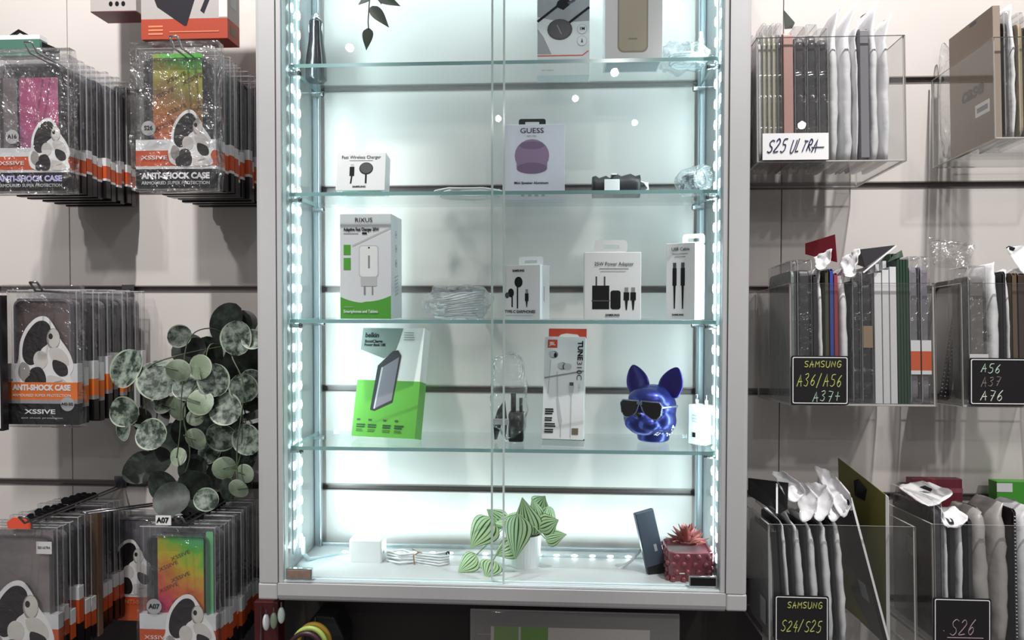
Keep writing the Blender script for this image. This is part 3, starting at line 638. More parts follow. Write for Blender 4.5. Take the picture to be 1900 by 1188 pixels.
# vine tips hanging at the top
t = thing('hanging_vine', 'dark green leafy vine tip hanging behind the top of the glass door', 'plant', (at(690, 0, .024).x, .0245, Z1+.16))
o0 = Vector(t.location); VG = pbr('dark_vine_leaf', '22301F', .4, var=.35, vscale=80); VU = pbr('vine_underside', '3A4A36', .5)
m = MB()
for (ax, ay, bx, by, W) in ((684, 52, 679, 93, .019), (688, 12, 722, 50, .021), (700, -8, 743, 10, .02), (690, -10, 664, 8, .016), (700, -14, 708, 8, .010), (684, -60, 650, -30, .022), (700, -70, 735, -35, .022), (690, -110, 720, -80, .022)):
    a, b = at(ax, ay, .0245), at(bx, by, .0225); m.leaf(a-o0, b-a, (random.uniform(-.3, .3), -1, .3), (b-a).length, W, lambda u, v: 0, 1, cup=.05, droop=.04, nu=8, nv=6, tip=0)
m.build('leaves', [VG, VU], t, smooth=True, fix=False)
pts = [at(690, -150, .025)-o0, at(692, -60, .0245)-o0, at(685, 8, .0245)-o0, at(683, 40, .0245)-o0, at(684, 54, .0245)-o0]
MB().tube(pts+[], .0011, 0, 6).build('stem', VG, t, smooth=True)
# ------------------------------------------------------------------ phone case packs on hooks, left
FPINK = foil('pink_foil', [(.0, '8F7FB0'), (.2, 'C9608F'), (.5, 'D9709F'), (.8, 'C0A0B0')], 5, .5)
FGOLD = foil('gold_green_foil', [(.15, 'E8643A'), (.5, 'C98048'), (.68, 'A8925C'), (.82, 'C4C05A'), (.95, '6FD85A')], 5, 1.15)
FRAIN = foil('rainbow_foil', [(.3, 'E8307A'), (.45, 'F0604A'), (.6, 'F6A83A'), (.72, 'E8D83A'), (.85, '6FE04A'), (1., '5FD8A0')], 5.2, 1.0)
FBROWN = foil('dull_mauve_foil', [(.2, '6A5A58'), (.5, '7C6A68'), (.8, '9A8C94')], 6, .4)
FCLEAR = foil('dull_grey_foil', [(.2, '8F8688'), (.5, 'A39A98'), (.8, '8E868A')], 6, .4)
CASEG = clear('smoky_case_rubber', (.60, .60, .62), .10, (.3, .3, .33), .2, .35); CASED = pbr('dark_case_rubber', '454349', .35)
CASEM = pbr('mid_grey_case_rubber', '76737B', .3, spec=.6); CASET = pbr('teal_case_rubber', '3E6A62', .3)
WCARD = pbr('white_cuff_card', 'DADBDD', .4); OCARD = pbr('orange_cuff_card', 'C7552C', .4); BCARD = pbr('black_cuff_card', '19171A', .3); KRAFT = pbr('brown_cuff_card', '7A6450', .6)
def spl(p, m=4):
    n = len(p); r = []
    for i in range(n):
        a, b, c, d = p[i-1], p[i], p[(i+1) % n], p[(i+2) % n]
        for k in range(m):
            u = k/m; r.append(tuple(.5*((2*b[j])+(c[j]-a[j])*u+(2*a[j]-5*b[j]+4*c[j]-d[j])*u*u+(3*b[j]-a[j]-3*c[j]+d[j])*u**3) for j in (0, 1)))
    return r
def ape(P, cx, cz, k):
    """generic seated ape on the printed card: pale outline, dark head, light shoulder plates"""
    q = lambda pts: spl([(cx+a*k*.74, cz+b*k*1.08) for a, b in pts]) if len(pts) > 4 and len(pts) < 15 else [(cx+a*k*.74, cz+b*k*1.08) for a, b in pts]
    AD, PW, AG = pbr('ape_dark', '231E20', .4), pbr('plate_white', 'D4D0CC', .35), pbr('plate_grey', '9C9794', .4)
    P.p(q([(-.40, -.5), (-.62, -.28), (-.54, -.05), (-.5, .2), (-.36, .42), (-.12, .58), (.12, .60), (.3, .46), (.44, .26), (.64, .06), (.74, -.16), (.66, -.3), (.66, -.5)]), WHITE)
    P.p(q([(-.44, -.02), (-.42, .2), (-.3, .38), (-.1, .52), (.1, .53), (.22, .42), (.16, .2), (.0, .1), (-.12, -.1), (-.3, -.14)]), AD)
    P.p(q([(-.55, -.27), (-.47, -.1), (-.3, -.16), (-.26, -.34), (-.42, -.4)]), AG).p(q([(-.38, -.36), (-.24, -.3), (-.22, -.5), (-.36, -.5), (-.4, -.44)]), AD)
    P.p(q(disc(.28, .26, .155, .165)), AG).p(q(disc(.29, .27, .135, .145)), PW).p(q(disc(.22, .30, .05, .045)), AD)
    P.p(q([(.18, .10), (.42, .12), (.6, .0), (.62, -.14), (.4, -.1), (.24, -.06)]), PW).p(q([(.28, -.06), (.56, -.13), (.60, -.28), (.42, -.31), (.27, -.2)]), AD)
    P.p(q(disc(-.02, -.06, .17, .14)), PW).p(q([(-.24, -.2), (-.02, -.18), (.10, -.34), (.04, -.5), (-.2, -.5), (-.28, -.34)]), AD)
    P.p(q([(.16, -.3), (.44, -.33), (.60, -.42), (.58, -.5), (.16, -.5), (.12, -.4)]), PW).p(q(line(.28, -.41, .48, -.38, .02)), AG)
def case_pack(label, loc, w, h, t, bands, case, cuff=True, tabm=None, group=None, foil_m=None):
    """bands: (height, material) from the bottom"""
    o = thing('phone_case_pack', label, 'phone case pack', loc, (0, 0, 0), group)
    MB().box(-w/2+.0006, w/2-.0006, .0006, t-.0006, .001, h).build('clear_sleeve', [FILM, FEDGE], o, bevel=.0012, bm_=1, seg=1)
    zb = sum(b for b, _ in bands)
    m = MB(); a, b = rrect(-w*.40, w*.40, zb*.3, h*.93, .012, 4), rrect(-w*.40+.003, w*.40-.003, zb*.3+.003, h*.93-.003, .0095, 4); n = len(a)
    v = [(p[0], y, p[1]) for y in (.0015, t-.0015) for p in a]+[(p[0], y, p[1]) for y in (.0015, t-.0015) for p in b]; f = []
    for i in range(n):
        j = (i+1) % n; f += [(i, j, n+j, n+i), (2*n+i, 3*n+i, 3*n+j, 2*n+j), (i, 2*n+i, 2*n+j, j), (n+i, n+j, 3*n+j, 3*n+i)]
    m.add(v, f); m.prism(b, t-.004, t-.002); m.build('phone_case', case, o)
    m = MB(); z = 0; ms = []
    for q, mt in bands:
        m.box(-w/2, w/2, 0, t, z, z+q, len(ms)); ms.append(mt); z += q
    m.build('card_cuff', ms, o)
    if tabm: MB().prism([(-.016, h-.0005), (.016, h-.0005), (.018, h+.008), (.012, h+.0125), (.006, h+.0125), (.004, h+.008), (-.004, h+.008), (-.006, h+.0125), (-.012, h+.0125), (-.018, h+.008)], t*.3, t*.3+.0016).build('hang_tab', tabm, o)
    return o
def hook(name_lab, x, z, y0, end=STEEL, cap=None):
    o = thing('display_hook', name_lab, 'hook', (x, YW, z))
    m = MB()
    for s in (-1, 1): m.tube([(s*.006, -.004, .012), (s*.006, -.012, .002), (s*.006, (y0-YW)*.5, .003), (s*.006, y0-YW+.012, .006), (s*.006, y0-YW, .019)], .0017, 0, 8)
    m.tube([(-.006, y0-YW, .019), (.006, y0-YW, .019)], .0017, 0, 8); m.build('prong', end, o, smooth=True)
    MB().box(-.012, .012, -.004, -.0005, .0, .022).build('back_plate', STEEL, o, bevel=.0006)
    if cap: MB().box(-.013, .013, y0-YW-.003, y0-YW+.012, .010, .021).build('tip_cap', cap, o, bevel=.002)
    return o
def row(lx, rx, top, Yf, n, dy, h, t, bands, name, front, cases, tabm=None, special=None, jit=.004):
    q = random.Random(name); a, b = at(lx, top, Yf), at(rx, top, Yf); w = b.x-a.x; xc = (a.x+b.x)/2; z = (a.z+b.z)/2-h
    g = 'case packs on the %s hook' % name
    f = case_pack(front, (xc, Yf, z), w, h, t, bands, cases[0], tabm=tabm, group=g)
    protos = {}
    for i in range(1, n):
        lab = 'clear case pack with orange cuff, %s from the front on the %s hook' % (ORD[i], name)
        bs = bands; cm = cases[1+(i % (len(cases)-1))]
        key = cm.name
        if special and i in special:
            bs, lab = special[i]; key += 's%d' % i
            lab = '%s, %s from the front on the %s hook' % (lab, ORD[i], name)
        elif q.random() < .45:
            k = q.choice((0, 1)); key += 'v%d' % k
            bs = [(b_[0]*(1.0 if j else (1.25, .8)[k]), b_[1]) for j, b_ in enumerate(bands)]
        loc = (xc+q.uniform(-.002, .004), Yf+i*dy, z+q.uniform(-jit, jit*.6))
        if key in protos: dup(protos[key], loc, lab)
        else: protos[key] = case_pack(lab, loc, w*q.uniform(.94, 1.0), h, t, bs, cm, tabm=tabm, group=g)
    return f, w, h
STDB = [(.0305, BCARD), (.0045, WCARD), (.0245, OCARD), (.017, WCARD)]
# S26
f, w, h = row(250, 399, 88, -.04, 13, .0168, .219, .0125, STDB, 'S26', 'front pack on the S26 hook, with gold and green hologram foil', (CASEG, CASEG, CASEM, CASED, CASEM, CASET))
def badge(P, x, z, r=.0115): P.p(disc(x, z, r), pbr('grey_badge', 'B4B4B6', .35))
P = Print(-.0003); ape(P, .021, .075, .072); badge(P, -.043, .094); P.done('printed_picture', f)
MB().prism(rrect(-.040, .040, .055, .212, .004), .0075, .0079).build('foil_insert', FGOLD, f)
text('lettering', 'S26', .0095, INK, f, (-.043, -.0012, .0942), bold=.03)
text('lettering', 'ANTI-SHOCK CASE', .0125, WHITE, f, (0, -.0012, .0195), width=.110, bold=.05); text('lettering', 'ARMOURED SUPER PROTECTION', .0068, pbr('silver_ink', 'B8B8BC', .3), f, (0, -.0012, .0085), width=.110, bold=.03)
text('logo', 'XSSIVE', .0085, WHITE, f, (-.034, -.0012, .048), width=.042, bold=.01)
def foiltext(f, w, z0, z1, x0, x1, y, n):
    for i in range(n):
        for j in range(2):
            x = x0+.018+(i % 2)*.020+j*.046
            if x+.015 < x1: text('foil_print', 'XSSIVE', .0085, pbr('foil_ink', '6A4A28', .5), f, (x, y, z0+(z1-z0)*i/n+j*.022), (PI/2, -.42, 0), width=.034)
foiltext(f, w, .10, .20, -.04, .04, .0070, 4)
def bagover(f, w, h, t, seed, ex=.006, amp=1., mat=None):
    m = MB(); loops = []
    for i in range(19):
        z = -.004+(h+.012)*i/18; lp = []
        for j in range(40):
            k = j/40*4; s = int(k); u = k-s
            x, y = ((-1+2*u, -1), (1, -1+2*u), (1-2*u, 1), (-1, 1-2*u))[s]
            p = Vector((x*(w/2+ex), t/2+y*(t/2+ex*.6), z)); nv = noise.noise_vector(p*42+Vector((seed, 0, 0)))
            lp.append(p+Vector((nv.x*.004, nv.y*.003-.001, nv.z*.003))*amp)
        loops.append(lp)
    m.loft(loops, 0, True); return m.build('outer_bag', mat or BAG, f, smooth=False)
bagover(f, w, h, .0125, 3)
# A16
f, w, h = row(-20, 126, 100, -.005, 12, .0160, .222, .0125, [(.030, BCARD), (.004, WCARD), (.022, OCARD), (.014, WCARD)], 'A16', 'front pack on the A16 hook with bright pink foil behind a crumpled clear bag', (CASEG, CASEM, CASEG, CASED, CASEM))
P = Print(-.0003); ape(P, .030, .072, .070); badge(P, -.029, .088); P.done('printed_picture', f)
MB().prism(rrect(-.022, .044, .055, .186, .003), .0075, .0079).build('foil_insert', FPINK, f); MB().prism(rrect(-.055, -.026, .055, .186, .003), .0075, .0079).build('foil_insert', FCLEAR, f)
text('lettering', 'A16', .0095, INK, f, (-.029, -.0012, .088), bold=.03)
text('lettering', 'ANTI-SHOCK CASE', .0125, pbr('violet_white_ink', 'C9C2F2', .3), f, (0, -.0012, .0195), width=.110, bold=.05); text('lettering', 'ARMOURED SUPER PROTECTION', .0068, pbr('silver_ink', 'B8B8BC', .3), f, (0, -.0012, .0085), width=.110, bold=.03)
text('logo', 'XSSIVE', .0085, WHITE, f, (-.030, -.0012, .045), width=.042, bold=.01)
bagover(f, w, h, .0125, 9)
# A42 5G
B42 = [(.0345, BCARD), (.0065, pbr('silver_cuff', '9B9B9C', .3)), (.028, ORANGE2), (.030, WCARD)]
f, w, h = row(10, 142, 538, -.018, 10, .0205, .219, .0125, B42, 'A42-5G', 'front pack of the A42-5G hook with dark mauve case and XSSIVE on a black band', (CASEM, CASEG, CASEM, CASED), special={8: ([(.085, WCARD), (.02, WCARD)], 'plain white boxed case pack')})
P = Print(-.0003).r(-w/2+.001, w/2-.001, .0688, .12, CASEM)
P = Print(-.0003); ape(P, .0, .112, .098)
P.r(-w/2, w/2, .0405, .0690, ORANGE2).r(-w/2, w/2, .0345, .0405, pbr('silver_cuff', '9B9B9C', .3)); badge(P, .043, .034, .0115); P.r(-w/2+.002, -w/2+.011, .074, .092, pbr('plate_white', 'D4D0CC', .35)); P.done('printed_picture', f)
MB().prism(rrect(-.047, .047, .06, .205, .004), .0075, .0079).build('foil_insert', FBROWN, f)
text('lettering', 'ANTI-SHOCK CASE', .0125, WHITE, f, (.0, -.0014, .060), width=.098, bold=.05); text('lettering', 'ARMOURED SUPER PROTECTION', .0062, WHITE, f, (0, -.0014, .0475), width=.098)
text('logo', 'XSSIVE', .010, WHITE, f, (-.003, -.0014, .021), width=.052, bold=.02); text('lettering', 'A42-5G', .0062, INK, f, (.043, -.0022, .034), bold=.03)
text('lettering', 'anti shock protection', .0035, LGREY, f, (0, -.0014, .011), width=.07)
bagover(f, w, h, .0125, 15, .004, .5, BAGS)
# bottom rows
B25 = [(.055, OCARD), (.022, WCARD)]
BB = [(.03, BCARD), (.025, OCARD), (.024, WCARD)]
f, w, h = row(-30, 106, 978, -.03, 11, .0172, .221, .0125, BB, 'S25 ULTRA', 'front pack with red hook tag and white sticker, at lower left', (CASEG, CASEM, CASED, CASEM, CASEG), tabm=BLACK,
    special={6: ([(.19, KRAFT), (.028, KRAFT)], 'brown card pack'), 3: ([(.04, BCARD), (.04, OCARD), (.022, WCARD)], 'taller cuffed pack')})
P = Print(-.0003); ape(P, -.008, .058, .115); P.r(.027, .053, .178, .198, WHITE); P.done('printed_picture', f)
MB().prism(rrect(-.047, .050, .05, .214, .004), .0075, .0079).build('foil_insert', FCLEAR, f)
text('lettering', 'S25 ULTRA', .0052, INK, f, (.040, -.0012, .188), width=.021, bold=.03)
MB().prism([(-.018, h-.002), (.020, h-.002), (.022, h+.010), (.010, h+.016), (-.010, h+.016), (-.020, h+.008)], -.004, -.002).build('hook_tag', pbr('red_tag', 'E4573E', .4), f)
bagover(f, w, h, .0125, 21, .003, .5, BAGS)
f, w, h = row(257, 399, 978, -.03, 12, .0150, .221, .0125, BB, 'A07', 'front pack of the A07 hook with bright rainbow foil and an A07 badge', (CASEG, CASED, CASEM, CASED, CASEM, CASEG), tabm=BLACK)
P = Print(-.0003); ape(P, .015, .055, .088); badge(P, -.038, .092, .0125); P.done('printed_picture', f)
MB().prism(rrect(-.036, .040, .072, .205, .004), .0075, .0079).build('foil_insert', FRAIN, f); MB().prism(rrect(.044, .056, .05, .212, .003), .0075, .0079).build('foil_insert', pbr('green_foil_strip', '7FD89A', .3, .2), f)
foiltext(f, w, .085, .19, -.036, .04, .0070, 6)
text('lettering', 'A07', .0105, INK, f, (-.038, -.0014, .092), bold=.04); text('lettering', 'XSSIVE', .0085, WHITE, f, (-.034, -.0014, .042), width=.04)
bagover(f, w, h, .0125, 27, .003, .5, BAGS)
f, w, h = row(206, 318, 948, .158, 2, .0165, .208, .0125, [(.0, BCARD)][:0]+[(.045, OCARD), (.022, WCARD)], 'rear orange', 'pack with a standing ape picture and orange card, behind the A07 rainbow pack', (CASEM, CASED))
P = Print(-.0003); ape(P, .006-.03, .098, .085); P.done('printed_picture', f); text('lettering', 'ANTI-SHOCK', .011, pbr('pale_orange_ink', 'E08A66', .4), f, (-.006, -.0012, .036), width=.07)
# hooks
for lab, px, py, Yf, cap in (('metal hook holding the A16 packs', 52, 84, -.045, None), ('metal hook holding the S26 packs with bright wire ends', 322, 74, -.085, None), ('metal hook holding the A42-5G packs', 62, 530, -.055, None),
                             ('metal hook holding the S25 ULTRA packs', 42, 966, -.06, None), ('metal hook holding the A07 packs', 330, 966, -.055, None)):
    p = at(px, py, Yf); hook(lab, p.x, p.z-.014, Yf, CHROME if 'S26' in lab or 'A16' in lab else STEEL, cap)
p0, p1 = at(150, 951, -.02), at(305, 932, .10)
t = thing('scanner_hook', 'long double wire hook with a red plastic end above the lower case packs', 'hook', p0); m = MB()
for s in (0, 1): m.tube([Vector((s*.012, 0, -s*.002)), p1-p0+Vector((s*.012, 0, -s*.002))], .0016, 0, 8)
m.tube([Vector((-.0, 0, 0)), Vector((.012, 0, -.002))], .0016, 0, 8); m.build('prong', STEEL, t, smooth=True)
MB().box(-.014, .018, -.004, .010, -.010, .004).build('end_block', pbr('red_tag', 'E4573E', .4), t, bevel=.003, loc=p1-p0)
p = at(303, 966, -.046); t = thing('hook_label', 'small white A07 label on the front of a lower hook', 'label', p)
MB().box(-.0125, .0125, 0, .001, -.0075, .0075).build('plate', WHITE, t); text('lettering', 'A07', .0115, INK, t, (-.001, -.0004, 0), bold=.04)
p = at(4, 660, -.05); t = thing('framed_pack', 'black pack with a white border at the left edge beside the A42-5G pack', 'phone case pack', (p.x-.06, -.05, at(4, 800, -.05).z))
MB().box(-.06, .06, 0, .012, 0, .215).build('box_body', pbr('black_cuff_card', '19171A', .3), t); Print().r(.0545, .056, .004, .21, WHITE).r(-.056, .056, .209, .2105, WHITE).r(.045, .0545, .10, .115, GREY).done('printed_border', t)
# top left boxes
t = thing('hanging_box', 'grey white box with three round black holes and a dark red base at top left', 'box', (at(210, 30, .06).x, .06, at(210, 22, .06).z))
w = (at(248, 20, .06).x-at(163, 20, .06).x)
MB().box(-w/2, w/2, 0, .05, .0008, .26).build('box_body', pbr('warm_white_card', 'B9B2AE', .4), t, bevel=.0008); MB().box(-w/2+.0005, w/2-.0005, .0005, .0495, 0, .0007).build('base', pbr('dark_red_card', '7A2432', .4), t)  # unseen upper part stretched to throw shade on the wall
P = Print()
for i in range(3): P.p(disc(-.004+i*.011+.0, .0135, .0034, .0042), BLACK)
P.done('printed_holes', t)
p = at(347, 78, .01); w = at(422, 60, .01).x-at(262, 60, .01).x
t = thing('product_box', 'large white and orange-red box with a black gadget picture, top left above the S26 packs', 'box', (at(342, 60, .01).x, .01, at(342, 72, .01).z))
GW = pbr('warm_grey_card', 'B5AFAD', .4); OR = pbr('rust_orange_card', 'B04A36', .4)
MB().box(-w/2, w/2, 0, .045, .0325, .26, 0).box(-w/2, w/2, 0, .045, 0, .0325, 1).build('box_body', [GW, OR], t)  # height above the view is extended so its shadow darkens the wall
P = Print().p([(-.052, .07), (-.045, .052), (.0, .021), (.004, .021), (.020, .07), (.02, .1), (-.052, .1)], pbr('gadget_black', '2C2A30', .35)).p([(.027, .045), (.033, .040), (.05, .08), (.042, .08)], pbr('gadget_black', '2C2A30', .35)).r(w/2-.014, w/2-.0005, .034, .158, WHITE)
P.lines(-.06, -.035, .022, 3, .006, .003, pbr('pale_orange_ink', 'E08A66', .4), .1).r(-.025, .058, .0105, .0122, pbr('pale_orange_ink', 'E08A66', .4)); P.done('printed_picture', t)
o = Print().r(-.012, .012, .010, .024, pbr('olive_gold_print', '6E6650', .4)).r(-.012, .010, .055, .085, LGREY).done('side_print', t); o.rotation_euler = (0, 0, PI/2); o.location = (w/2, .0225, 0)
p = at(40, 100, .14)
t = thing('green_pack', 'green and white pack with black corner straps behind the A16 packs', 'pack', (at(30, 102, .13).x, .13, at(30, 104, .13).z))
MB().box(-.055, .045, 0, .02, 0, .030, 0).box(-.055, .045, 0, .02, .030, .038, 1).build('box_body', [pbr('sea_green_card', '4F7A6C', .4), WHITE], t)
m = MB().prism([(-.018, .038), (.002, .050), (.024, .038), (.014, .038), (.002, .0445), (-.008, .038)], .004, .008); m.build('strap', BLACK, t); m = MB().prism([(.05, .024), (.074, .014), (.074, -.006), (.052, -.006)], -.002, .012); m.build('strap', BLACK, t)
# trailing plant
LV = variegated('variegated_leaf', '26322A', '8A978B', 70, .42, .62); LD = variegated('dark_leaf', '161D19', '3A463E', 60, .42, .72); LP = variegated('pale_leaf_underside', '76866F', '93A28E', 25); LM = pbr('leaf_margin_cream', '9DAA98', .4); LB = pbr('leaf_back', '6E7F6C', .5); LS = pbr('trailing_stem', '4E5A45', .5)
po = at(437, 690, .12); t = thing('trailing_plant', 'trailing green plant with round variegated leaves hanging beside the cabinet', 'plant', (po.x, .12, po.z-.06)); o0 = Vector(t.location)
MB().lathe([(.001, 0), (.030, 0), (.034, .01), (.043, .085), (.041, .085), (.038, .075), (.001, .072)]).build('pot', pbr('black_pot', '141517', .6), t, smooth=False)
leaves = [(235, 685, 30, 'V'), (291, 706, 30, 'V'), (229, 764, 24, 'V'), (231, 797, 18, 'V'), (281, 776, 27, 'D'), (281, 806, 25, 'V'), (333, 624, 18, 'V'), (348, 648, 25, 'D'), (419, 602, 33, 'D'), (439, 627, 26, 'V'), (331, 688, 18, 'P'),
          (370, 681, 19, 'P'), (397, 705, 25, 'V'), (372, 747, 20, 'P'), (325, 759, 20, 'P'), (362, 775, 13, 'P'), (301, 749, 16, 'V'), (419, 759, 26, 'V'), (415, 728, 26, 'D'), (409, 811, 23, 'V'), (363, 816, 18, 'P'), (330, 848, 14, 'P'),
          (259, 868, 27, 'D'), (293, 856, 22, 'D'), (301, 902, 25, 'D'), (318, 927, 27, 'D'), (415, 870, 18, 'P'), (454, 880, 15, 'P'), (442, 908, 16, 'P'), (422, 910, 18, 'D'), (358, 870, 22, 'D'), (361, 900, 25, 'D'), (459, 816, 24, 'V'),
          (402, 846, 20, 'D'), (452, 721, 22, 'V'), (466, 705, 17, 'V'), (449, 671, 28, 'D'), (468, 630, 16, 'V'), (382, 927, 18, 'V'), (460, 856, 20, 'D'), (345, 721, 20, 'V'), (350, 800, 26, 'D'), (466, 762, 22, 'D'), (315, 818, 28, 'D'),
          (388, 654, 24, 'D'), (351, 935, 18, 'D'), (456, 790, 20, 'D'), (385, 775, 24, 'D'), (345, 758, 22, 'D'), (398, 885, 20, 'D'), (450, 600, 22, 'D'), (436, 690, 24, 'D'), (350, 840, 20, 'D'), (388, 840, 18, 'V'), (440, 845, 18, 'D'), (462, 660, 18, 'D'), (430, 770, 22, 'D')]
m = MB(); sm = MB(); q = random.Random(12)
for i, (px, py, r, ty) in enumerate(leaves):
    Y = (.045 if ty == 'V' else .030 if ty == 'P' else .075)+q.uniform(-.012, .02)
    if i > 42: Y += .025
    if py > 895: Y = max(-.02, Y-.07)
    c = at(px, py, Y); R_ = r*1.26*mpp(Y); a = q.uniform(-PI, PI) if ty != 'P' else q.choice((.3, 2.8, -1.2))
    d = Vector((math.cos(a), q.uniform(-.25, .25), math.sin(a))); nr = Vector((q.uniform(-.75, .75), -1, q.uniform(-.25, .95))) if ty != 'P' else Vector((q.uniform(-.5, .5), -1, q.uniform(-.4, .3)))
    k = {'V': 0, 'D': 1, 'P': 2}[ty]
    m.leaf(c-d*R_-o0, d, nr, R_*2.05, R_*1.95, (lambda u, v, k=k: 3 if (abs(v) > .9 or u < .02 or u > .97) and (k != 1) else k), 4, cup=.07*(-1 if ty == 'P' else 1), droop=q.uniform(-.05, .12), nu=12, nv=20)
    if ty == 'P': sm.tube([c-o0+Vector((0, -.002, 0)), c-o0+d*R_*1.1+Vector((0, -.003, 0))], .0009, 0, 5)
MB().tube([(0, .042, .083), (0, .06, .10), (0, YW-.121, .112)], .0016).tube([(0, -.042, .083), (0, .0, .112), (0, .06, .10)], .0012).build('hanger', STEEL, t)
m.build('foliage', [LV, LD, LP, LM, LB], t, smooth=True, fix=False)
for path in ([(440, 640, .1), (395, 610, .05), (350, 630, .03), (338, 720, .025), (334, 800, .025), (328, 850, .028)], [(440, 640, .1), (430, 660, .04), (452, 720, .03), (440, 830, .03), (442, 905, .03)], [(430, 650, .1), (390, 640, .04), (375, 700, .03), (340, 760, .03), (352, 850, .035), (318, 930, .05)],
             [(430, 640, .1), (330, 660, .05), (270, 690, .045), (272, 770, .045)], [(400, 700, .08), (300, 680, .05), (248, 700, .05), (245, 770, .05)], [(440, 700, .08), (450, 760, .05), (445, 850, .045), (420, 905, .05)]):
    pts = [at(*w_)-o0 for w_ in path]; fine = []
    for i in range(len(pts)-1):
        p0_, p1_, p2_, p3_ = pts[max(i-1, 0)], pts[i], pts[i+1], pts[min(i+2, len(pts)-1)]
        for k in range(6):
            u = k/6; fine.append(.5*((2*p1_)+(p2_-p0_)*u+(2*p0_-5*p1_+4*p2_-p3_)*u*u+(3*p1_-p0_-3*p2_+p3_)*u**3))
    sm.tube(fine+[pts[-1]], .0012, 0, 6)
sm.build('stems', LS, t, smooth=True)
# ------------------------------------------------------------------ acrylic bins, right
TILT = -.06
def rmat(loc, rot):
    from mathutils import Euler
    return Matrix.Translation(Vector(loc)) @ Euler(rot).to_matrix().to_4x4()
class Bin:
    def __init__(s, label, x0, x1, py, H, D=.185):
        s.x0 = at(x0, py, 0).x; s.x1 = at(x1, py, 0).x; s.z = at((x0+x1)/2, py, 0).z; s.H = H; s.py = py-H/2/mpp(0)
        w = s.x1-s.x0; s.w = w; t = .003
        o = thing('acrylic_bin', label, 'bin', (s.x0, 0, s.z), (TILT, 0, 0)); s.o = o
        for nm_, b in (('front_panel', (0, w, 0, t, 0, H)), ('side_panel', (0, t, t, D, 0, H)), ('side_panel', (w-t, w, t, D, 0, H)), ('base_panel', (t, w-t, t, D, 0, t))):
            x0_, x1_, y0_, y1_, z0_, z1_ = b; m = MB(); m.box(*b)
            big = 0 if nm_ == 'side_panel' else (1 if nm_ == 'front_panel' else 2)
            m.m = [1, 1, 1, 1, 1, 1]
            for k in {0: (4, 5), 1: (2, 3), 2: (0, 1)}[big]: m.m[k] = 0
            m.build(nm_, [ACR, ACRE], o, bevel=.0004, seg=1)
        MB().box(t, w-t, D-t, D, 0, H*.5).build('back_panel', ACR, o)
def pxpanel(name, cs, th, mat, parent, shift=(0, -1, 0)):
    """thin sheet through photographed corners, each at its own depth"""
    M_ = rmat(parent.location, parent.rotation_euler).inverted()
    a = [at(*c) for c in cs]; n = (a[1]-a[0]).cross(a[2]-a[0]).normalized()*th
    v = [M_ @ p for p in a]+[M_ @ (p+n) for p in a]; k = len(a)
    return MB().add(v, [tuple(range(k)), tuple(range(2*k-1, k-1, -1))]+[(i, i+k, (i+1) % k+k, (i+1) % k) for i in range(k)]).build(name, mat, parent)
HANG = {}
def pxsheet(name, cs, mat, parent, bow=.006, nz=.0035, th=.0009, n=10):
    """soft film or paper flap: a bowed, slightly crumpled patch between four photographed corners"""
    M_ = rmat(parent.location, parent.rotation_euler).inverted(); a, b, c, d = [M_ @ at(*q) for q in cs]
    nr = (b-a).cross(d-a).normalized(); vs = []; fs = []; k = n+1
    for sd in (0, 1):
        for i in range(k):
            for j in range(k):
                u, v = i/n, j/n; p = a*(1-u)*(1-v)+b*u*(1-v)+c*u*v+d*(1-u)*v
                rr = 1-.12*(abs(2*u-1)**6)*(abs(2*v-1)**6); ctr = (a+b+c+d)/4; p = ctr+(p-ctr)*rr
                vs.append(p+nr*(bow*4*u*(1-u)*(.4+v)+nz*noise.noise(p*110)*1.6+th*sd))
    o = k*k
    for i in range(n):
        for j in range(n):
            q = (i*k+j, i*k+j+1, (i+1)*k+j+1, (i+1)*k+j); fs.append(q); fs.append(tuple(o+x for x in q[::-1]))
    ring = [i*k for i in range(k)]+[n*k+j for j in range(1, k)]+[i*k+n for i in range(n-1, -1, -1)]+[j for j in range(n-1, 0, -1)]
    for i in range(len(ring)): x, y = ring[i], ring[(i+1) % len(ring)]; fs.append((x, y, o+y, o+x))
    return MB().add(vs, fs).build(name, mat, parent, smooth=True)
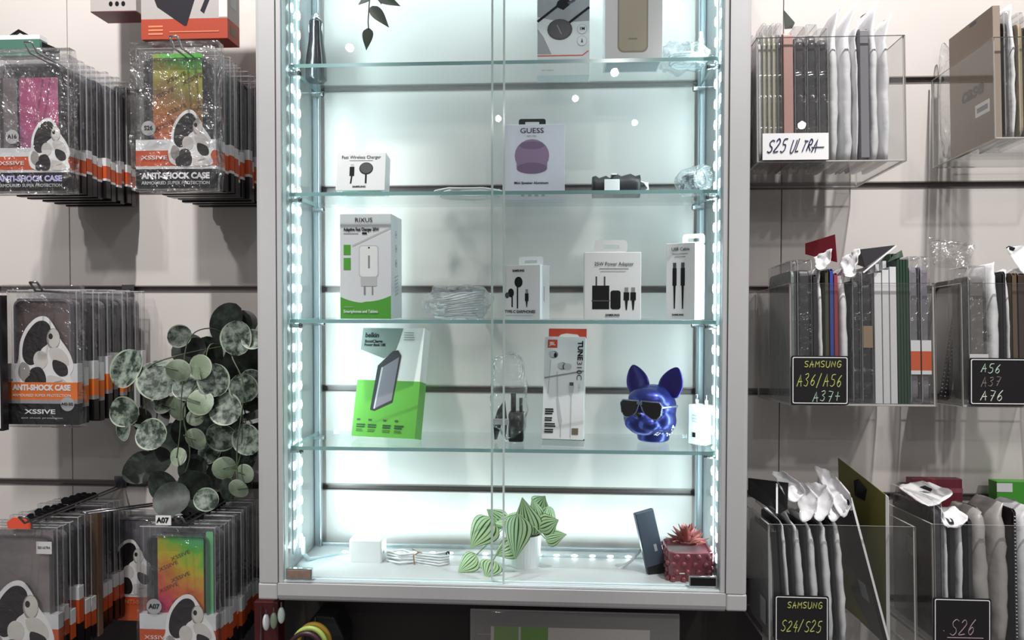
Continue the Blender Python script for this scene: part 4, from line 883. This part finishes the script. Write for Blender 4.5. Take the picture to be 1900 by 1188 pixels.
def bitem(B, kind, xa, xb, top, label, col=CASED, cat='phone case', lean=0., dep=.095, Y=.008, shell=FILM, hgt=None, z=.0034, seed=0, flap=.035, fl=.012, name=None, bot=None):
    py = B.py if bot is None else bot
    X0, X1 = at(xa, py, Y).x, at(xb, py, Y).x; tx = (X1-X0)*.95; xm = (X0+X1)/2
    zz = B.z+z+math.sin(TILT)*Y; h = hgt or at((xa+xb)/2, top, Y).z-zz
    nm_ = name or {'blister': 'boxed_phone_case', 'slab': 'wallet_case', 'pouch': 'pouched_phone_case', 'cardbox': 'thin_card_box'}[kind]
    t = thing(nm_, label, cat, (xm, Y, zz), (TILT, lean, 0))
    e = tx/2
    if kind == 'blister':
        MB().prism(rrect(0, dep, 0, h, .006, 3), -e, e, ax='x').build('clear_shell', [shell, FEDGE], t, bevel=min(.0012, e*.3), bm_=1, seg=1)
        MB().prism(rrect(.003, dep-.004, .006, h-.016, .010, 4), -e*.72, e*.72, ax='x').build('phone_case', col, t, bevel=min(.002, e*.3))
    elif kind == 'slab':
        k = max(e*.30, .0008)
        MB().prism(rrect(0, dep, 0, h, .006, 3), -e, -e+k, ax='x').prism(rrect(0, dep, 0, h, .006, 3), e-k, e, ax='x').box(-e, e, -.0002, .003, .004, h-.004).build('cover', col, t, bevel=min(.001, e*.25))
        MB().prism(rrect(.004, dep-.003, .004, h-.004, .006, 3), -e+k, e-k, ax='x').build('inner_tray', CASEM, t)
    elif kind == 'cardbox':
        MB().box(-e, e, 0, dep, 0, h).build('box_body', col, t, bevel=min(.0006, e*.2))
        MB().box(-e, e*.1, dep*.25, dep*.75, h, h+.012).build('hang_tab', col, t)
    elif kind == 'pouch':
        q = random.Random(seed*7+int(xa)); loops = []; n = 18
        ks = [i/13 for i in range(14)]+[1+.33*i for i in (1, 2, 3)]
        for i, k in enumerate(ks):
            if k <= 1: w_ = e*(.70+.29*math.sin(PI*min(1, k*1.05))**.5)*(1+q.uniform(-.10, .10)); cx = q.uniform(-.10, .10)*e; y0, y1 = q.uniform(0, .002)+.006*abs(2*k-1)**4, dep; zc = h*k*.96
            else: f_ = k-1; w_ = e*(.55-.42*f_)+.0006; cx = fl*f_**1.3+q.uniform(-.1, .1)*e; y0, y1 = .006+.004*f_, dep*(1-.12*f_); zc = h*.96+flap*f_
            lp = []
            for j in range(n):
                a = 2*PI*j/n; c, s_ = math.cos(a), math.sin(a)
                px_ = cx+w_*math.copysign(abs(c)**.7, c); pw = math.copysign(abs(s_)**.55, s_)
                py_ = (y0+y1)/2+(y1-y0)/2*pw; nz = noise.noise(Vector((px_*90+seed*3.1, py_*60, zc*45)))
                lp.append((px_+nz*.0016, py_+nz*.002, zc+(noise.noise(Vector((px_*200, py_*50, seed)))*.006 if k > 1.5 else 0)))
            loops.append(lp)
        MB().loft(loops).build('pouch', col if col is not CASED else POUCH, t, smooth=True)
        MB().prism(rrect(.012, dep+.001, .004, h*.93, .008, 3), -e*.35, e*.35, ax='x').build('phone_case', CASED, t)
    HANG[label] = t
    return t
def nth(i, n, what, sign): return '%s, %s from the left in the %s bin' % (what, ORD[i], sign)
class Seq:
    def __init__(s, B, sign): s.B = B; s.sign = sign; s.i = 0
    def add(s, kind, xa, xb, top, what, **k):
        s.i += 1; w = ORD[s.i-1] if s.i <= len(ORD) else ['fifteenth', 'sixteenth', 'seventeenth', 'eighteenth', 'nineteenth', 'twentieth', 'twenty-first', 'twenty-second'][s.i-15]
        return bitem(s.B, kind, xa, xb, top, '%s, %s from left in the %s bin' % (what, w, s.sign), seed=s.i, **k)
PINK = pbr('dusty_pink_leatherette', 'B28A82', .45); BLK = pbr('black_leatherette', '201E23', .4); GREYL = pbr('grey_leatherette', '77757C', .45); DKG = pbr('dark_green_card', '1E3A28', .45); WB = pbr('white_slim_card', 'CFCFD1', .45)
BLUEL = pbr('blue_leatherette', '2F3F8F', .4); REDL = pbr('dark_red_leatherette', '8C2F3C', .4); OLV = pbr('olive_leatherette', '3A3A22', .45); RHEAD = pbr('crimson_header_card', '9B2A3C', .45); OLC = pbr('olive_yellow_card', '7E7A3E', .5); KB = pbr('kraft_card', '8E7F72', .6)
# S25 ULTRA bin
B1 = Bin('clear acrylic bin at upper right, with the white S25 ULTRA card', 1405, 1683, 300, .196)
S = Seq(B1, 'S25 ULTRA')
t = S.add('blister', 1394, 1402, 57, 'red-brown boxed case', col=pbr('red_brown', '8C4A42', .4), dep=.07, Y=.058, bot=180)
S.add('blister', 1409, 1417, 52, 'slim clear boxed case', col=WB, dep=.042)
for x0, c in ((1418, 'cream'), (1427, 'cream'), (1436, 'cream')): S.add('blister', x0, x0+8, 36+random.randint(-2, 3), 'thin cream boxed case', col=pbr('cream_case', 'B9B49E', .5), dep=.042 if x0 < 1420 else .095)
S.add('blister', 1445, 1454, 34, 'thin smoky clear boxed case', col=CASEG)
t = S.add('slab', 1456, 1475, 54, 'dusty pink wallet case', col=PINK)
pxpanel('header_card', [(1456, 54, .02), (1455, 19, .02), (1475, 42, .07), (1470, 53, .07)], .0006, pbr('forest_card', '2C3A2E', .5), t)
for x0, x1, tp in ((1477, 1499, 40), (1500, 1521, 36)): S.add('blister', x0, x1, tp, 'black wallet case in clear shell', col=BLK)
S.add('blister', 1522, 1541, 44, 'black wallet case in tight sleeve', col=BLK)
t = S.add('pouch', 1542, 1563, 46, 'white pouch with tall crumpled top', flap=.056, fl=.018)
t = S.add('pouch', 1565, 1590, 50, 'white pouch with tall crumpled top', flap=.062, fl=.022)
S.add('pouch', 1590, 1598, 55, 'narrow white film pouch', flap=.022, fl=.006)
S.add('slab', 1599, 1616, 45, 'charcoal wallet case in a film pouch', col=GREYL)
S.add('pouch', 1617, 1638, 48, 'wide white pouch with crumpled top', flap=.060, fl=.010)
S.add('pouch', 1640, 1659, 56, 'wide white pouch with crumpled top', flap=.045, fl=.014)
STK = {'S': [[(.9, .9), (.5, 1), (.1, .8), (.3, .55), (.7, .42), (.85, .18), (.5, 0), (.05, .1)]], 'A': [[(0, 0), (.45, 1), (.8, 0)], [(.1, .38), (.9, .42)]], 'M': [[(0, 0), (.12, 1), (.5, .4), (.9, 1), (1, 0)]],
       'U': [[(0, 1), (.05, .2), (.4, 0), (.8, .25), (.85, 1)]], 'N': [[(0, 0), (.05, 1), (.8, 0), (.85, 1)]], 'G': [[(.9, .85), (.5, 1), (.1, .6), (.2, .1), (.6, 0), (.9, .25), (.9, .45), (.5, .45)]],
       '2': [[(.1, .8), (.45, 1), (.8, .75), (.5, .4), (.05, 0), (.9, .05)]], '3': [[(.1, .9), (.6, 1), (.7, .75), (.35, .55), (.75, .35), (.55, .02), (.05, .1)]], '4': [[(.55, 1), (.1, .4), (.9, .4)], [(.65, .7), (.6, 0)]],
       '5': [[(.85, 1), (.25, .95), (.2, .6), (.7, .55), (.8, .2), (.4, 0), (.05, .1)]], '6': [[(.7, 1), (.25, .6), (.1, .2), (.45, 0), (.75, .25), (.5, .5), (.15, .3)]], '7': [[(.05, 1), (.85, .95), (.4, 0)], [(.2, .5), (.75, .5)]],
       '/': [[(.0, -.1), (.6, 1.1)]], '+': [[(.45, .9), (.45, .1)], [(.05, .5), (.85, .5)]], 'L': [[(.1, 1), (.05, .0), (.7, .05)]], 'T': [[(0, 1), (.9, .95)], [(.45, 1), (.4, 0)]], 'R': [[(.1, 0), (.15, 1), (.7, .85), (.65, .55), (.15, .5), (.95, 0)]], '_': [[(-.5, .1), (1.5, .12)]], '.': [[(.3, .3), (.5, .25)]]}
def stroke(body, size, mat, t, cx, cz, width, y=-.0004, sh=.15, r=.00065):
    m = MB(); n = len(body); cw = width/n; q = random.Random(body)
    for i, ch in enumerate(body):
        dz = q.uniform(-.06, .06)*size; k = q.uniform(.9, 1.08)
        for st in STK[ch]:
            p = [(cx-width/2+cw*(i+.1+.78*a)+sh*size*(b-.5), y, cz+dz+(b-.5)*size*k) for a, b in st]; f = []
            straight = ch in 'AMNLT/+47' 
            for j in range(len(p)-1):
                a, b, c, d = [Vector(p[max(0, min(len(p)-1, j+o))]) for o in (-1, 0, 1, 2)]
                if straight: f += [b, (b+c)/2]
                else: f += [.5*((2*b)+(c-a)*u+(2*a-5*b+4*c-d)*u*u+(3*b-a-3*c+d)*u**3) for u in (0, .25, .5, .75)]
            m.tube(f+[Vector(p[-1])], r, 0, 5)
    return m.build('lettering', mat, t)
def sign_card(label, x0, x1, y0, y1, Y, name='label_card', board=WHITE, rim=None, rows=()):
    a, b = at(x0, y1, Y), at(x1, y0, Y); w, h = b.x-a.x, b.z-a.z
    t = thing(name, label, 'sign', ((a.x+b.x)/2, Y, a.z), (TILT*.5, 0, 0))
    MB().prism(rrect(-w/2, w/2, 0, h, .003 if rim else .0004, 3), 0, .0018).build('board', board, t)
    if rim:
        o_, i_ = rrect(-w/2+.002, w/2-.002, .002, h-.002, .0025, 3), rrect(-w/2+.0032, w/2-.0032, .0032, h-.0032, .002, 3); n = len(o_)
        v = [(p[0], y, p[1]) for y in (-.0004, 0) for p in o_+i_]; f = []
        for i in range(n):
            j = (i+1) % n; f += [(i, j, n+j, n+i), (2*n+i, 3*n+i, 3*n+j, 2*n+j), (i, 2*n+i, 2*n+j, j), (n+i, n+j, 3*n+j, 3*n+i)]
        MB().add(v, f).build('border_line', rim, t)
    for body, sz, cx, cz, wd_, mt, sh in rows: stroke(body, sz*.78, mt, t, cx*w, cz*h, wd_*w, sh=sh, r=.0009 if board is WHITE else .00065)
    return t
CHB = pbr('chalkboard_black', '1B191C', .35); YEL = pbr('yellow_green_chalk', 'B9BE6A', .6); PAL = pbr('pale_chalk', 'C9CDBE', .6); PNK = pbr('pink_chalk', 'A08A96', .6); MINT = pbr('mint_chalk', 'A9C2B2', .6); DIM = pbr('dim_chalk', '77696A', .6)
sign_card('white card with S25 ULTRA handwritten in dark ink', 1415, 1538, 246, 297, -.0025, rows=(('S25', .026, -.27, .53, .30, pbr('navy_ink', '23264E', .5), .3), ('ULTRA', .024, .14, .52, .42, pbr('navy_ink', '23264E', .5), .35), ('_', .02, .35, .62, .12, pbr('navy_ink', '23264E', .5), .2)))
# upper right cardboard bin
B2 = Bin('clear acrylic bin in the top right corner, holding a brown cardboard box', 1847, 2090, 256, .157)
xl = at(1852, 120, .012).x-B2.x0
t = thing('cardboard_box', 'flat brown cardboard box printed case in the top right bin', 'box', (B2.x0+.0065, .012, B2.z-.0025), (TILT, 0, 0))
hb = .213; MB().box(0, .011, 0, .125, .006, hb).build('box_body', KB, t, bevel=.0006)
text('lettering', 'case', .034, pbr('dark_brown_ink', '4A403C', .6), t, (-.0004, .058, .098), (PI/2, 0, -PI/2), width=.062, shear=.1, bold=.04)
MB().box(-.0006, 0, .012, .050, .052, .072).build('sticker', WHITE, t); MB().box(-.0008, -.0006, .016, .045, .058, .066).build('sticker_print', GREY, t); MB().box(-.0005, 0, .045, .062, hb-.008, hb-.003).build('finger_hole', DGREY, t)
bitem(B2, 'blister', 1868, 1878, 12, 'black boxed case beside the brown cardboard box, top right', col=BLK)
bitem(B2, 'pouch', 1880, 1893, 22, 'white film pouch beside the black boxed case, top right corner', flap=.03, fl=.004, seed=41)
bitem(B2, 'blister', 1895, 1906, 14, 'gold edged boxed case at the extreme top right', col=pbr('tan_gold', '9C8862', .4))
bitem(B2, 'blister', 1908, 1926, 20, 'black boxed case at the top right picture edge', col=BLK)
p = at(1757, 130, .16); t = thing('clear_wrap', 'folded clear wrapper behind the brown cardboard box, top right', 'wrapper', (B2.x0+.003+.004, .150, B2.z), (TILT, 0, 0))
MB().ell((.006, .012, .105), (.006, .018, .10), 0, 20, 14, nz=.25, nsc=40, sup=.7).build('wrapper', BAG, t, smooth=True)
# A36/A56 bin
B3 = Bin('clear acrylic bin with the A36/A56 chalk sign, middle right', 1467, 1739, 754, .191)
S = Seq(B3, 'A36/A56')
t = S.add('blister', 1471, 1480, 482, 'grey-green case in clear shell', col=pbr('sage_case', '6E7A78', .35), dep=.125, hgt=.225)
S.add('blister', 1482, 1511, 478, 'thick black case in clear shell', col=BLK, hgt=.226)
t = S.add('slab', 1512, 1519, 508, 'thin black and red case', col=BLK); MB().box(-.0032, .0032, -.0006, 0, .02, .07).build('red_edge', REDL, t)
t = S.add('pouch', 1520, 1533, 512, 'white pouch under crimson header', flap=.02, fl=.003)
pxpanel('header_card', [(1494, 452, .075), (1549, 435, .02), (1553, 487, .02), (1494, 472, .075)], .0007, RHEAD, t); pxsheet('white_flap', [(1508, 476, .05), (1546, 459, .02), (1536, 494, .012), (1514, 500, .02)], WHITE, t, .004)
S.add('slab', 1534, 1541, 500, 'thin olive black case', col=OLV); S.add('slab', 1543, 1550, 497, 'thin blue case', col=BLUEL); S.add('slab', 1551, 1558, 505, 'thin dark red case', col=REDL)
t = S.add('pouch', 1560, 1581, 512, 'white pouch with folded flap', flap=.026, fl=.014)
pxsheet('film_flap', [(1556, 484, .06), (1594, 456, .03), (1588, 492, .012), (1566, 515, .012)], POUCH, t, .006)
t = S.add('blister', 1585, 1601, 500, 'black case in a loose clear bag', col=BLK)
t = S.add('blister', 1602, 1624, 502, 'black case with brown paper band', col=BLK)
pxpanel('header_card', [(1589, 491, .06), (1596, 463, .05), (1662, 455, .02), (1632, 487, .012), (1606, 497, .012)], .0007, BLK, t); pxpanel('header_edge', [(1601, 505, .010), (1662, 455, .016), (1664, 457, .016), (1603, 507, .010)], .0006, WHITE, t)
MB().box(-.0072, .0072, -.0012, .02, .087, .121).build('paper_band', pbr('kraft_band', '8A735C', .6), t)
for x0, x1, tp in ((1626, 1640, 505), (1641, 1654, 500), (1655, 1668, 494)): S.add('cardbox', x0, x1, tp, 'slim white card box', col=WB)
for i in range(4):
    t = S.add('cardbox', 1669+i*5.6, 1674+i*5.6, 480, 'very thin dark green card', col=DKG)
    if i == 0: pxpanel('header_hook', [(1646, 487, .03), (1658, 473, .05), (1673, 464, .06), (1676, 476, .03), (1666, 479, .02)], .0008, DKG, t)
for x0, x1 in ((1692, 1711), (1713, 1731)):
    t = S.add('blister', x0, x1, 474, 'clear boxed case with orange label', col=CASEM, cat='phone case', hgt=.231); e = .0072
    MB().box(-e, e, -.0008, .0, .082, .099, 0).box(-e, e, -.0008, .0, .052, .082, 1).box(-e, e, -.0008, 0, .046, .052, 0).build('orange_label', [WCARD, OCARD], t)
sign_card('black chalk sign reading SAMSUNG A36/A56 A37+', 1468, 1576, 661, 751, -.0030, 'chalk_sign', CHB, WHITE, (('SAMSUNG', .0125, .05, .83, .66, YEL, .1), ('A36/A56', .024, .0, .50, .80, YEL, .15), ('A37+', .022, .12, .17, .50, MINT, .15)))
# A56/A76 bin
B4 = Bin('clear acrylic bin with the A56 chalk sign, middle right edge', 1787, 2050, 757, .191)
X = at(1790, 620, .0)
t = thing('jewelled_phone_case', 'grey phone case with a black jewelled bumper, leaning at the side of the A56 bin', 'phone case', (at(1752, 738, .078).x, .078, B4.z+.002), (TILT, .17, 0))
MB().prism(rrect(-.003, .078, 0, .198, .010, 4), -.004, .004, ax='x').build('case_back', pbr('silver_grey_case', '8A8886', .35), t)
m = MB(); o_, i_ = rrect(-.006, .081, -.002, .2, .012, 4), rrect(.004, .071, .007, .19, .008, 4); n = len(o_)
v = [(x, p[0], p[1]) for x in (-.0062, .0062) for p in o_]+[(x, p[0], p[1]) for x in (-.0062, .0062) for p in i_]; f = []
for i in range(n):
    j = (i+1) % n; f += [(i, j, n+j, n+i), (2*n+i, 3*n+i, 3*n+j, 2*n+j), (i, 2*n+i, 2*n+j, j), (n+i, n+j, 3*n+j, 3*n+i)]
m.add(v, f).build('bumper', BLK, t)
m = MB()
for i in range(30): m.ell((-.0066, -.001, .005+.0064*i), (.0012, .0012, .0012), 0, 6, 4)
for i in range(30): m.ell((-.0030, -.0064, .005+.0064*i), (.0012, .0012, .0012), 0, 6, 4)
m.build('jewel_row', pbr('rhinestone', 'F0F0F4', .08, .3), t)
pxpanel('crumpled_bag', [(1722, 440, .10), (1765, 443, .10), (1810, 455, .04), (1795, 495, .03), (1735, 492, .08)], .004, BAG, t)
S = Seq(B4, 'A56')
t = S.add('blister', 1801, 1838, 470, 'thick grey case in clear shell', dep=.06, col=pbr('warm_grey_case', '6A6664', .35), hgt=.216)
MB().box(-.014, .014, -.001, 0, .05, .078).build('white_label', WCARD, t)
S.add('pouch', 1841, 1866, 500, 'white pouch with crumpled top', flap=.02, fl=.004)
S.add('slab', 1867, 1872, 502, 'thin black case', col=BLK); S.add('pouch', 1873, 1882, 505, 'narrow white film pouch', flap=.012, fl=.003)
S.add('slab', 1884, 1893, 505, 'brown and gold edged case', col=pbr('brown_gold', '5C4C38', .4)); S.add('slab', 1895, 1910, 505, 'dark brown case', col=pbr('dark_brown_case', '3A2C26', .4))
t = bitem(B4, 'pouch', 1913, 1935, 505, 'white pouch with a white header at the right picture edge, A56 bin', seed=77, flap=.02)
pxsheet('header_card', [(1864, 460, .08), (1932, 447, .05), (1932, 505, .03), (1896, 508, .05)], WHITE, t, .005, .003); pxpanel('hang_slot', [(1866, 460, .078), (1872, 456, .076), (1884, 460, .070), (1880, 466, .072)], .001, BLK, t)
sign_card('black chalk sign reading A56, A37 and A76 at the right edge', 1799, 1907, 665, 752, -.0030, 'chalk_sign', CHB, WHITE, (('A56', .018, -.12, .78, .36, MINT, .2), ('A37', .018, -.12, .50, .36, DIM, .2), ('A76', .020, -.10, .20, .42, PAL, .2)))
# S24/S25 bin
B5 = Bin('clear acrylic bin with the S24/S25 chalk sign, lower right', 1427, 1703, 1205, .191)
S = Seq(B5, 'S24/S25')
t = S.add('blister', 1430, 1438, 985, 'pale boxed case facing left', col=WB, dep=.125, hgt=.186)
MB().box(-.0045, -.0042, .02, .05, .02, .06).build('label', LGREY, t)
t = S.add('slab', 1444, 1455, 985, 'black wallet with folded black header', col=BLK, cat='phone case', lean=-.055)
pxpanel('header_card', [(1388, 887, .12), (1462, 896, .03), (1460, 945, .012), (1444, 954, .012), (1388, 918, .12)], .0012, pbr('satin_black_card', '151518', .4), t); pxpanel('white_stripe', [(1440, 897, .044), (1443, 898, .042), (1443, 953, .011), (1440, 953, .012)], .0015, WHITE, t)
pl = [(1463, 1475, 975), (1484, 1505, 985), (1510, 1530, 982), (1535, 1556, 980), (1560, 1581, 975)]
tops = [((1430, 872), (1500, 905)), ((1480, 930), (1515, 960)), ((1495, 896), (1550, 915)), ((1520, 905), (1562, 930)), ((1545, 900), (1582, 930))]
for i, (x0, x1, tp) in enumerate(pl):
    S.add('slab', x0-5, x0-1, tp-4, 'thin black case', col=BLK, lean=-.055)
    t = S.add('pouch', x0, x1, tp-2, 'white pouch with folded top', lean=-.055, flap=.026, fl=-.014 if i else -.02)
PP = [HANG[k] for k in HANG if 'S24/S25' in k and 'pouch' in k]
pxsheet('film_flap', [(1430, 876, .07), (1452, 872, .05), (1494, 905, .018), (1466, 935, .012)], POUCH, PP[0], .008)
pxsheet('film_flap', [(1470, 905, .06), (1492, 893, .05), (1520, 925, .02), (1488, 975, .012)], POUCH, PP[1], .006)
pxsheet('film_flap', [(1490, 893, .07), (1530, 895, .05), (1549, 925, .016), (1514, 972, .012)], POUCH, PP[2], .008)
pxsheet('film_flap', [(1522, 903, .06), (1552, 905, .05), (1575, 935, .016), (1540, 972, .012)], POUCH, PP[3], .006)
pxsheet('film_flap', [(1506, 862, .08), (1540, 872, .06), (1582, 920, .014), (1562, 965, .010)], POUCH, PP[4], .010)
a = at(1555, 852, .15)
t = thing('olive_card', 'tall olive yellow card with a white edge standing in the S24/S25 bin', 'card', (at(1640, 1100, .05).x, .02, B5.z+.004), (TILT, 0, 0))
pxpanel('card', [(1555, 850, .15), (1646, 921, .02), (1648, 1195, .02), (1560, 1122, .15)], .0012, OLC, t); pxpanel('white_edge', [(1643, 918, .0215), (1648, 923, .018), (1651, 1205, .018), (1645, 1205, .0215)], .0012, WHITE, t)
pxpanel('printed_emblem', [(1584, 892, .099), (1592, 889, .092), (1608, 908, .070), (1604, 930, .076), (1586, 920, .098)], .0018, BLK, t)
t = thing('black_box', 'black box with a white edge leaning at the right of the S24/S25 bin', 'box', (at(1650, 1190, .012).x, .012, B5.z+.004), (TILT, -.245, 0))
MB().box(-.006, .0, 0, .10, 0, .232).build('box_body', pbr('black_gloss_card', '151416', .3), t, bevel=.001); MB().box(-.0012, .0022, -.001, .004, .0, .234).build('white_edge', WHITE, t)
MB().box(-.0065, -.006, .02, .05, .06, .09).build('label', GREY, t); MB().box(-.0055, -.0015, -.001, 0, .215, .222).build('top_print', GREY, t)
sign_card('black chalk sign reading SAMSUNG S24/S25', 1437, 1539, 1108, 1192, -.0030, 'chalk_sign', CHB, WHITE, (('SAMSUNG', .0125, .06, .80, .66, YEL, .1), ('S24/S25', .023, .0, .36, .76, YEL, .2)))
# S26 bin
B6 = Bin('clear acrylic bin with the S26 chalk sign, lower right corner', 1733, 1990, 1210, .193)
S = Seq(B6, 'S26')
t = S.add('blister', 1706+32, 1722+32, 940, 'dark smoky boxed case with sticker', col=pbr('smoky_dark', '3C3A3E', .35), dep=.15, hgt=.225)
MB().box(-.0075, -.0070, .060, .085, .12, .15).build('sticker', LGREY, t)
pxsheet('header_card', [(1662, 902, .14), (1706, 890, .12), (1774, 912, .04), (1716, 940, .03)], WHITE, t, .004, .002); pxpanel('hang_slot', [(1706, 904, .09), (1716, 901, .085), (1729, 907, .07), (1726, 912, .072)], .0016, BLK, t)
S.add('pouch', 1757, 1766, 950, 'narrow white film pouch', flap=.008, fl=-.002)
S.add('slab', 1767, 1776, 968, 'black wallet case', col=BLK)
t = S.add('pouch', 1777, 1793, 965, 'tilted white pouch under white header', lean=.025, flap=.008, fl=.002)
pxsheet('header_card', [(1738, 940, .06), (1766, 936, .05), (1800, 960, .012), (1752, 978, .011)], WHITE, t, .006, .002)
S.add('slab', 1801, 1809, 968, 'slate black wallet case', col=pbr('slate_leatherette', '2E2E34', .4))
BIGB = pbr('milky_bag', 'A8A3A0', .25, spec=.7, bump=.6, bscale=40, var=.15, vscale=35)
S.add('pouch', 1811, 1848, 958, 'wide milky film pouch', col=BIGB, flap=.012, fl=.004); S.add('pouch', 1850, 1884, 955, 'wide milky film pouch', col=BIGB, flap=.02, fl=.006)
t = S.add('slab', 1886, 1892, 950, 'dark case with a jewelled edge', col=BLK); m = MB()
for i in range(36): m.ell((0, -.0008, .006+.0056*i), (.0013, .0012, .0012), 0, 6, 4)
m.build('jewel_row', pbr('rhinestone', 'F0F0F4', .08, .3), t)
S.add('pouch', 1895, 1925, 960, 'pale film pouch', flap=.02)
t = thing('red_header_box', 'dark red box standing behind the white headers in the S26 bin', 'box', (at(1745, 1000, .15).x, .15, B6.z+.02), (TILT, 0, 0))
MB().box(-.045, .042, 0, .02, 0, .209).build('box_body', pbr('wine_card', '7E2E3C', .4), t, bevel=.0008); MB().box(-.0455, .0425, -.0005, .0205, .185, .193).build('foil_band', pbr('wine_foil', 'A65A64', .3), t)
t = thing('green_pack', 'bright green pack lying behind the pouches at the right edge of the S26 bin', 'pack', (at(1885, 930, .15).x, .142, B6.z+.02), (TILT, 0, 0))
MB().box(-.03, .07, 0, .025, 0, .208).build('box_body', pbr('vivid_green_card', '3F8A2E', .4), t, bevel=.0008); MB().box(-.0302, -.004, -.0004, 0, .19, .205).build('label', LGREY, t)
sign_card('black chalk sign with S26 in faint pink chalk', 1732, 1841, 1113, 1200, -.0030, 'chalk_sign', CHB, WHITE, (('S26', .030, .02, .40, .46, PNK, .25), ('_', .02, .05, .28, .40, PNK, 0), ('.', .03, -.32, .40, .03, PNK, 0)))
# ------------------------------------------------------------------ under the cabinet
a, b = at(872, 1134, .03), at(1262, 1134, .03)
t = thing('sign_holder', 'clear grey acrylic sign holder with a green and grey card, under the cabinet', 'sign', ((a.x+b.x)/2, .03, a.z-.25)); w = b.x-a.x
MB().box(-w/2, w/2, 0, .004, 0, .25).build('front_sheet', clear('smoky_acrylic', (.88, .88, .88), .05, (.36, .36, .36), .02, .3), t, bevel=.0006)
MB().box(-w/2, w/2, .007, .010, 0, .25).build('back_sheet', pbr('dark_grey_board', 'A8A4A4', .4), t)
k = mpp(.03); P = Print(.0065)
c = lambda px: at(px, 1150, .03).x-(a.x+b.x)/2
P.r(c(910), c(1207), .05, .25-.027, pbr('holder_card', 'F6F0EC', .4)).r(c(916), c(962), .05, .25-.0272, pbr('moss_green_print', '9CC46A', .45)).r(c(966), c(1017), .05, .25-.0272, pbr('grass_green_print', '86BE50', .45)); P.done('printed_card', t)
text('lettering', 'home', .010, pbr('pale_green_ink', 'B9D09A', .5), t, (c(945), .0062, .25-.052)); MB().box(c(885), c(910), .0060, .0064, .25-.0415, .25-.0395).build('screw', LGREY, t)
for i, (px, py, rx, col, lab) in enumerate(((583, 1192, 30, 'C9A23A', 'yellow curved band'), (575, 1200, 31, 'A9BE62', 'lime green curved band'), (568, 1212, 33, '3A2028', 'maroon curved band'))):
    p = at(px, py, .03-.02*i); t = thing('silicone_band', lab+' in the row of curved bands under the cabinet corner', 'band', p); r_ = rx*mpp(.03-.02*i)
    pts = [(r_*math.cos(u), 0, r_*math.sin(u)*1.15) for u in [PI*(1.08-1.16*j/20) for j in range(21)]]
    MB().tube(pts, .0042, 0, 10).build('band', pbr('band_%d' % i, col, .4), t, smooth=True); MB().box(r_-.003, r_+.003, -.004, .004, -.02, -.004).build('clasp', STEEL, t)
p = at(600, 1190, .10); t = thing('black_case', 'round topped black case hanging under the cabinet beside the bands', 'case', (p.x, .09, p.z-.08))
MB().prism([(-.035, 0), (.035, 0), (.040, .09), (.022, .128), (-.012, .130), (-.032, .105)], 0, .06).build('body', pbr('dull_black', '1A181A', .5), t, bevel=.004); MB().tube([(-.01, -.002, .128), (-.012, -.006, .10), (-.008, -.004, .07)], .0022).build('zip_pull', STEEL, t)
p = at(492, 1150, .06); t = thing('red_pack', 'dark red pack just below the bottom left cabinet corner', 'pack', (at(495, 1180, .06).x, .05, at(495, 1188, .06).z-.06))
MB().box(-.018, .024, 0, .03, 0, .13).build('box_body', pbr('oxblood_card', '4A1418', .5), t, bevel=.001); MB().cyl((-.004, -.006, 0), (-.004, -.006, .125), .0012).build('wire', STEEL, t)
for i, (px, py, col, lab) in enumerate(((494, 1155, 'D9DDE0', 'small white capsule charm nearest the dark red pack'), (508, 1152, '8FA08A', 'small green capsule charm between two white ones'), (522, 1142, 'CFE0DC', 'small pale capsule charm nearest the curved bands'))):
    p = at(px, py, .02); t = thing('capsule_charm', lab, 'charm', p); MB().ell((0, 0, 0), (.006, .006, .014)).build('capsule', pbr('charm_%d' % i, col, .3), t, smooth=True); MB().cyl((0, 0, .013), (0, 0, .022), .0015).build('loop', STEEL, t)
